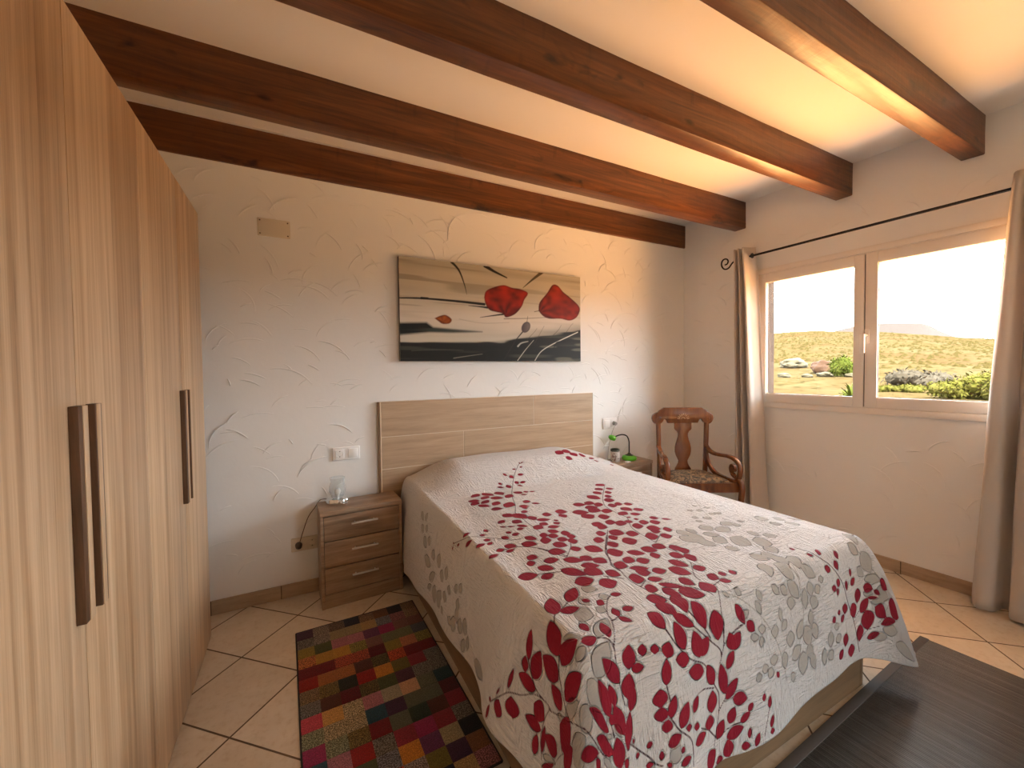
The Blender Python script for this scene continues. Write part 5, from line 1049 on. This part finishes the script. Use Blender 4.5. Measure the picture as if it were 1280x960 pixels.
n1 = t.noise(cv, 2.5, 3); n2 = t.noise(t.coord(attr='cloth', scale=(1, 1, 1)), 220, 2)
white = t.mix(n1, (0.725, 0.705, 0.695, 1), (0.76, 0.742, 0.73, 1))
grey = t.mix(n1, (0.40, 0.375, 0.345, 1), (0.46, 0.43, 0.395, 1))
red = t.mix(n2, (0.235, 0.008, 0.022, 1), (0.31, 0.014, 0.034, 1))
col = t.mix(mv_, white, (0.45, 0.42, 0.39, 1)); col = t.mix(mg_, col, grey); col = t.mix(ms_, col, (0.06, 0.012, 0.018, 1)); col = t.mix(mr_, col, red)
# stitching: short running channels, plus an outline seam round every leaf
st1 = t.noise(t.coord(attr='cloth', scale=(95, 16, 1)), 1.0, 2, 0.5, 0.8)
st2 = t.noise(t.coord(attr='cloth', scale=(16, 80, 1), loc=(5, 2, 0)), 1.0, 2, 0.5, 0.8)
st3 = t.noise(t.coord(attr='cloth', scale=(7, 7, 1)), 1.0, 3, 0.5)
ht = t.math('MULTIPLY', t.math('ABSOLUTE', t.math('SUBTRACT', st1, 0.5)), 4.0)
ht2 = t.math('MULTIPLY', t.math('ABSOLUTE', t.math('SUBTRACT', st2, 0.5)), 4.0)
hq = t.mix(t.ramp(st3, [(0.40, 0.15), (0.60, 0.85)]), ht, ht2)
def seam(a):
    return t.ramp(t.math('ABSOLUTE', t.math('SUBTRACT', t.math('MULTIPLY', a, 0.12), 0.2)), [(0.0, 0.0), (0.30, 1.0)])
sm = t.math('MULTIPLY', seam(ar), seam(ag))
flat_ = t.math('MAXIMUM', mr_, mg_)
hq = t.mix(t.math('MULTIPLY', flat_, 0.75), hq, (0.6, 0.6, 0.6, 1))
b = t.bump(hq, 1.0, 0.0065); b = t.bump(sm, 0.8, 0.006, b); b = t.bump(st3, 0.3, 0.02, b)
M_quilt = t.set(col, 0.82, b, spec=0.15, sheen=0.04)
qo = link('quilt', me, M_quilt, None, True)
tag(qo, 'white quilt printed with crimson and grey leaf sprays, draped over the bed', 'quilt')
# ------------------------------------------------------------------ landscape outside the window
AZK = [40, 59.98, 64.54, 69.87, 74.44, 77.88, 95, 140]; ELK = [.066, .0712, .0726, .0640, .0495, .0415, .030, .02]
RIDGE = 250.0
def ground(x, y):
    r = math.hypot(x, y); az = math.degrees(math.atan2(x, y))
    top = CZ + RIDGE*float(np.interp(az, AZK, ELK))
    f = min(1.0, max(0.0, (r-46)/(RIDGE-46)))
    z = -0.4 + (top+0.4)*(f**1.12)
    if r > RIDGE: z = top - (r-RIDGE)*0.05
    n = mnoise.noise(Vector((x*0.03, y*0.03, 1)))*0.5 + mnoise.noise(Vector((x*0.09, y*0.09, 4)))*0.25
    return z + n*min(1.0, max(0, (r-30)/60))*1.1
azs = np.radians(np.concatenate([np.linspace(-30, 50, 24), np.linspace(51, 85, 110), np.linspace(86, 200, 34)]))
rr_ = np.concatenate([np.linspace(4.3, 40, 14), np.geomspace(44, 900, 90)])
V = np.array([[(math.sin(a)*r, math.cos(a)*r, ground(math.sin(a)*r, math.cos(a)*r) if r > 12 else -0.4) for r in rr_] for a in azs]).reshape(-1, 3)
me = grid_mesh('hillside', V, len(azs), len(rr_))
t = NT('dry_ground')
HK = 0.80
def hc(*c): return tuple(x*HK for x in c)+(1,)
o_ = t.coord('Object')
g = t.add('ShaderNodeNewGeometry').outputs['Position']
n1 = t.noise(o_, 0.9, 5, 0.75); n2 = t.noise(o_, 0.035, 4, 0.6, 0.5); n3 = t.noise(t.coord('Object', scale=(0.25, 1, 1), rot=(0, 0, R(25))), 0.16, 4, 0.6)
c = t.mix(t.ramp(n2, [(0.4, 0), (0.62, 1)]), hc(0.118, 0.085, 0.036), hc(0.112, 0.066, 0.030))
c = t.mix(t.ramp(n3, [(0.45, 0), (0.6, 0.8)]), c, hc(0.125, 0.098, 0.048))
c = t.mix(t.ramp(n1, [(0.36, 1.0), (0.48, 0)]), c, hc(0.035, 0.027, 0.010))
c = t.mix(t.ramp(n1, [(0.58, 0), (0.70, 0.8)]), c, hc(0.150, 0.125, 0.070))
# pale sandy yard by the house, unseen, coloured to bounce warm light indoors
ln = t.add('ShaderNodeVectorMath', operation='LENGTH'); t.l(g, ln.inputs[0])
yard = t.ramp(t.math('MULTIPLY', ln.outputs['Value'], 0.01), [(0.20, 1), (0.26, 0)])
c = t.mix(yard, c, (0.66, 0.37, 0.155, 1))
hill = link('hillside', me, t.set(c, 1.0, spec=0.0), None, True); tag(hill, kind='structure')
# flat-topped mountain
t = NT('far_rock'); n1 = t.noise(t.coord('Object'), 0.006, 5, 0.6)
M_far = t.set(t.mix(n1, hc(0.100, 0.082, 0.074), hc(0.118, 0.100, 0.092)), 1.0, spec=0.0)
RM = 2600.0
def mpt(az, el, r): a = R(az); return Vector((math.sin(a)*r, math.cos(a)*r, CZ + el*r))
prof = [(62.5, .040), (64.5, .058), (66.0, .0685), (67.3, .0745), (68.3, .0785), (68.9, .0795), (70.5, .0782), (72.2, .0755), (72.9, .0742), (73.5, .0690), (74.2, .0590), (75.0, .0500), (76.5, .0380), (78, .028)]
V, F = [], []
lay = [(-260, 0.0), (-120, 0.55), (-30, 0.97), (0, 1.0), (160, 1.0), (300, 0.4), (420, 0.0)]
for az, el in prof:
    for dr__, k in lay:
        p = mpt(az, el, RM); q = mpt(az, 0, RM+dr__)
        zz = -10 + (p.z+10)*k
        nn = mnoise.noise(Vector((az*1.6, dr__*0.01, 0)))*22*(1-k)
        V.append((q.x+nn, q.y-nn, zz))
m_ = len(lay)
for i in range(len(prof)-1):
    for k in range(m_-1): F.append((i*m_+k, (i+1)*m_+k, (i+1)*m_+k+1, i*m_+k+1))
me = bpy.data.meshes.new('mountain'); raw_mesh(me, V, F)
bm = bmesh.new(); bm.from_mesh(me); bmesh.ops.recalc_face_normals(bm, faces=bm.faces); bm.to_mesh(me); bm.free()
mo = link('mountain', me, M_far, None, True); tag(mo, 'pale flat-topped mountain on the horizon outside the window', 'mountain', None, 'thing')
# rocks
M_rock = plain('brown_rock', hc(0.095, 0.044, 0.020), 0.9, nscale=1.2, var=0.4)
M_prock = plain('pale_rock', hc(0.125, 0.105, 0.062), 0.9, nscale=1.5, var=0.2)
def rock(x, y, sx, sy, sz, seed, mat, label, name='boulder', group=None):
    bm = bmesh.new(); bmesh.ops.create_icosphere(bm, subdivisions=4, radius=1)
    for v in bm.verts:
        n = mnoise.noise(v.co*1.3+Vector((seed, 0, 0)))*0.35 + mnoise.noise(v.co*3.1+Vector((0, seed, 0)))*0.14
        v.co = v.co*(1+n); v.co = Vector((v.co.x*sx, v.co.y*sy, v.co.z*sz))
    me = bpy.data.meshes.new(name); bm.to_mesh(me); bm.free()
    o = link(name, me, mat, None, 40); o.location = (x, y, ground(x, y)+sz*0.62)
    tag(o, label, 'rock', group)
rock(55.0, 25.3, 1.15, 1.25, 1.0, 1.7, M_rock, 'large reddish brown boulder outside the left window pane')
rock(60.5, 31.6, 1.6, 1.5, 0.75, 5.2, M_prock, 'low pale rounded rock mound at the far left of the view outside')
for i, (x, y, s_) in enumerate(((51.5, 23.6, .55), (50.0, 24.6, .4), (52.5, 21.6, .45), (49, 26.5, .5), (47, 27.4, .35))):
    rock(x, y, s_, s_*1.3, s_*0.6, i*3.3, M_prock, 'small pale stone on the dry ground outside the left window pane', 'stone', 'pale stones outside')
# shrubs
def leaf_mat(name, a, b_):
    t = NT(name); n = t.noise(t.coord('Object'), 5, 3)
    return t.set(t.mix(t.ramp(n, [(0.35, 0), (0.65, 1)]), a, b_), 0.9, spec=0.0)
def shrub(x, y, rx, rz, n, leaf, mat, seed, label, name='shrub', blobs=5, group=None, spiky=False):
    rg = random.Random(seed); bm = bmesh.new()
    cs = [(rg.uniform(-.6, .6)*rx, rg.uniform(-.6, .6)*rx, rg.uniform(0.35, 0.75)*rz, rg.uniform(.4, .62)) for _ in range(blobs)]
    for k in range(n):
        cx, cy, cz, cr_ = rg.choice(cs)
        d = Vector((rg.gauss(0, 1), rg.gauss(0, 1), rg.gauss(0, 1))).normalized()
        q = rg.uniform(0.75, 1.05)
        p = Vector((cx+d.x*rx*cr_*q, cy+d.y*rx*cr_*q, max(0.02, cz+d.z*rz*cr_*q)))
        a = Vector((rg.gauss(0, 1), rg.gauss(0, 1), rg.gauss(0, 1))).normalized(); b_ = d.cross(a)
        if b_.length < 1e-3: continue
        b_.normalize(); a = b_.cross(d)*0.8 + d*0.6
        l_ = leaf*rg.uniform(.6, 1.2)
        vs = [bm.verts.new(p - b_*l_*.35), bm.verts.new(p + a*l_*.9 + d*0.1*l_), bm.verts.new(p + b_*l_*.35), bm.verts.new(p - a*l_*.5)]
        bm.faces.new((vs[0], vs[1], vs[2], vs[3]))
    for cx, cy, cz, cr_ in cs:
        g2 = bmesh.ops.create_icosphere(bm, subdivisions=2, radius=1)
        for v in g2['verts']: v.co = Vector((cx+v.co.x*rx*cr_*0.78, cy+v.co.y*rx*cr_*0.78, max(0.0, cz+v.co.z*rz*cr_*0.8)))
    me = bpy.data.meshes.new(name); bm.to_mesh(me); bm.free()
    o = link(name, me, mat); o.location = (x, y, ground(x, y)-0.05)
    return tag(o, label, 'shrub', group)
M_lgreen = leaf_mat('bright_leaf', hc(0.085, 0.110, 0.018), hc(0.13, 0.145, 0.030))
M_ygreen = leaf_mat('yellow_leaf', hc(0.105, 0.108, 0.018), hc(0.16, 0.140, 0.040))
M_dgrey = leaf_mat('dry_leaf', hc(0.085, 0.070, 0.050), hc(0.115, 0.098, 0.075))
shrub(52.6, 22.6, 1.25, 1.9, 900, .22, M_lgreen, 3, 'rounded bright green bush beside the brown boulder outside')
shrub(43.6, 14.0, 2.3, 1.3, 1300, .20, M_dgrey, 4, 'wide dry grey shrub in the middle of the right window pane', blobs=9)
for i, (x, y, rx, rz) in enumerate(((30.2, 8.35, .9, .75), (30.8, 7.75, .9, .95), (31.6, 7.2, 1.0, 1.15), (31.0, 6.7, .9, 1.35), (30.4, 6.2, .9, 1.2))):
    shrub(x, y, rx, rz, 620, .15, M_ygreen, 20+i, 'yellow green shrub in the row along the bottom right of the right window pane', group='yellow green shrubs outside', blobs=6)
for i, (x, y) in enumerate(((36.4, 12.6), (36.0, 11.6), (35.6, 13.5))):
    shrub(x, y, .85, .5, 420, .13, M_ygreen, 40+i, 'low yellow tuft at the bottom of the right window pane, near the centre bar', 'tuft', group='low yellow tufts outside')
# spiky plant
pr = random.Random(8); bm = bmesh.new()
for k in range(46):
    a = pr.uniform(0, 2*pi); el = pr.uniform(0.15, 1.3); L = pr.uniform(.8, 1.35)
    d = Vector((math.cos(a)*math.cos(el), math.sin(a)*math.cos(el), math.sin(el))); sd = Vector((-math.sin(a), math.cos(a), 0))*0.045
    p0_, p1_, p2_ = Vector((0, 0, 0)), d*L*0.6 + Vector((0, 0, .05)), d*L - Vector((0, 0, .18*L))
    vs = [bm.verts.new(p0_-sd), bm.verts.new(p0_+sd), bm.verts.new(p1_+sd), bm.verts.new(p1_-sd), bm.verts.new(p2_)]
    bm.faces.new((vs[0], vs[1], vs[2], vs[3])); bm.faces.new((vs[3], vs[2], vs[4]))
me = bpy.data.meshes.new('spiky_plant'); bm.to_mesh(me); bm.free()
o = link('spiky_plant', me, M_lgreen); o.location = (27.4, 11.25, -0.42); tag(o, 'spiky green plant at the bottom right corner of the left window pane', 'plant')
# low scrub all over the slope: too many to count
sr = random.Random(2); V, F = [], []
for k in range(2600):
    az = R(sr.uniform(56, 82)); r = 68 + 178*sr.random()**0.8
    x, y = math.sin(az)*r, math.cos(az)*r; z = ground(x, y); s_ = sr.uniform(.18, .55)
    b0 = len(V)
    for q in range(6):
        an = q*pi/3 + sr.random(); V.append((x+math.cos(an)*s_, y+math.sin(an)*s_, z-0.05)); 
    V.append((x+sr.uniform(-.1, .1), y+sr.uniform(-.1, .1), z+s_*sr.uniform(.5, .9)))
    for q in range(6): F.append((b0+q, b0+(q+1) % 6, b0+6))
me = bpy.data.meshes.new('low_scrub'); raw_mesh(me, V, F)
o = link('low_scrub', me, leaf_mat('scrub', hc(0.055, 0.043, 0.014), hc(0.11, 0.082, 0.03))); tag(o, 'low dry scrub dotted over the slope outside', 'scrub', None, 'stuff')
# wall lantern outside
wl = empty('outdoor_lantern', (0, 0, 0)); wl.matrix_world = MW
tag(wl, 'grey metal lantern outside the window, peeping past the right curtain', 'lantern')
M_lm = plain('lantern_metal', (0.10, 0.095, 0.09, 1), 0.4, 0.4)
lu, lo, lz = 2.015, 0.62, 2.10
mb = MB()
ftop, fbot, hgt = 0.095, 0.05, 0.19
mb.box(lu-ftop-.012, lu+ftop+.012, lo-ftop-.012, lo+ftop+.012, lz-0.004, lz+0.012, 0.002)
for a in (-1, 1):
    for b_ in (-1, 1): mb.tube([(lu+a*ftop, lo+b_*ftop, lz), (lu+a*fbot, lo+b_*fbot, lz-hgt)], 0.009, 8)
mb.box(lu-fbot-.01, lu+fbot+.01, lo-fbot-.01, lo+fbot+.01, lz-hgt-.012, lz-hgt, 0.002)
mb.build('cage', M_lm, wl)
mb = MB(); mb.lathe([(0.0, -.13), (0.016, -.12), (0.026, -.08), (0.022, -.045), (0.012, -.02), (0.012, 0)], (lu, lo, lz), 16); mb.build('bulb', plain('bulb_glass', (0.75, 0.6, 0.5, 1), 0.3), wl)
mb = MB(); mb.tube(catmull([(lu, lo, lz+.01), (lu, lo-.01, lz+.10), (lu+.02, lo-.16, lz+.15), (lu+.06, WT, lz+.05)], 6), 0.009, 8); mb.box(lu+.02, lu+.10, WT, WT+0.012, lz-.03, lz+.12, 0.003); mb.build('bracket', M_lm, wl)
GLOW, SKYB, SUNE, EXPO, BOUNCE, YARD = 10.0, 1.9, 9.0, 1.45, 110.0, 2350.0
# ------------------------------------------------------------------ daylight
w = bpy.data.worlds.new('sky'); S.world = w; w.use_nodes = True
wt = w.node_tree; bg = wt.nodes['Background']
def wn(typ, **kw):
    n = wt.nodes.new(typ)
    for k, v in kw.items(): setattr(n, k, v)
    return n
tc = wn('ShaderNodeTexCoord'); sx = wn('ShaderNodeSeparateXYZ'); wt.links.new(tc.outputs['Generated'], sx.inputs[0])
def wm(op, a, b_=None, c_=None):
    n = wn('ShaderNodeMath', operation=op, use_clamp=False)
    for s_, v in zip(n.inputs, (a, b_, c_)):
        if v is None: continue
        if hasattr(v, 'is_linked'): wt.links.new(v, s_)
        else: s_.default_value = v
    return n.outputs[0]
def wr_(fac, stops):
    n = wn('ShaderNodeValToRGB')
    while len(n.color_ramp.elements) < len(stops): n.color_ramp.elements.new(0.5)
    for e, (p, c) in zip(n.color_ramp.elements, stops): e.position = p; e.color = (c, c, c, 1)
    wt.links.new(fac, n.inputs[0]); return n.outputs[0]
# hazy afternoon sky, with added glow on the window side to brighten the room
side = wr_(wm('MULTIPLY_ADD', sx.outputs['X'], 0.5, 0.5), [(0.50, 0.0), (0.68, 1.0)])
band = wr_(sx.outputs['Z'], [(0.0, 1.0), (0.45, 0.9), (0.75, 0.0)])
glow = wm('MULTIPLY', side, band)
bg.inputs['Color'].default_value = (0.84, 0.92, 1.0, 1)
wt.links.new(wm('ADD', wm('MULTIPLY', glow, GLOW), SKYB), bg.inputs['Strength'])
sun = bpy.data.lights.new('sun', 'SUN'); sun.energy = SUNE; sun.angle = R(0.6); sun.color = (1.0, 0.93, 0.82)
so = bpy.data.objects.new('sun', sun); COL.objects.link(so)
so.rotation_euler = Vector((0.50, 0.30, -0.81)).to_track_quat('-Z', 'Y').to_euler()
def portal(u0, u1, z0, z1):
    pl_ = bpy.data.lights.new('window_portal', 'AREA'); pl_.shape = 'RECTANGLE'; pl_.size = u1-u0; pl_.size_y = z1-z0
    po = bpy.data.objects.new('window_portal', pl_); COL.objects.link(po)
    po.location = MW @ Vector(((u0+u1)/2, WT-0.02, (z0+z1)/2))
    po.rotation_euler = (-(MW.to_3x3() @ Vector((0, 1, 0)))).to_track_quat('-Z', 'Y').to_euler()
    pl_.cycles.is_portal = True
portal(WU0, WU1, WZ0, WZ1)
pd = bpy.data.lights.new('fill_door_portal', 'AREA'); pd.shape = 'RECTANGLE'; pd.size = DX1-DX0; pd.size_y = DZ1
pdo = bpy.data.objects.new('fill_door_portal', pd); COL.objects.link(pdo); pdo.location = ((DX0+DX1)/2, FRONT-0.18, DZ1/2)
pdo.rotation_euler = Vector((0, 1, 0)).to_track_quat('-Z', 'Y').to_euler(); pd.cycles.is_portal = True
# two added area lamps below the sill stand in for sunlight off the ground
tb = bpy.data.lights.new('bounce_fill_near', 'AREA'); tb.shape = 'RECTANGLE'; tb.size = 5.6; tb.size_y = 0.6; tb.energy = BOUNCE; tb.color = (1.0, 0.44, 0.14)
to = bpy.data.objects.new('bounce_fill_near', tb); COL.objects.link(to)
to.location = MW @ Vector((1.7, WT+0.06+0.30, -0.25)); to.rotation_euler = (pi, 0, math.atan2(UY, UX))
tf = bpy.data.lights.new('bounce_fill_far', 'AREA'); tf.shape = 'RECTANGLE'; tf.size = 10.0; tf.size_y = 6.0; tf.energy = YARD; tf.color = (1.0, 0.44, 0.14)
tfo = bpy.data.objects.new('bounce_fill_far', tf); COL.objects.link(tfo)
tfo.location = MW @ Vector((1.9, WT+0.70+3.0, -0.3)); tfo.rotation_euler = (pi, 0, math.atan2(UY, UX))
S.view_settings.view_transform = 'Standard'; S.view_settings.look = 'None'
S.view_settings.exposure = EXPO; S.view_settings.gamma = 1.0; S.view_settings.use_curve_mapping = False
S.cycles.max_bounces = 12; S.cycles.diffuse_bounces = 8; S.cycles.glossy_bounces = 4; S.cycles.transmission_bounces = 6; S.cycles.transparent_max_bounces = 12
S.cycles.use_denoising = True; S.cycles.caustics_reflective = False; S.cycles.caustics_refractive = False
S.cycles.sample_clamp_indirect = 8.0
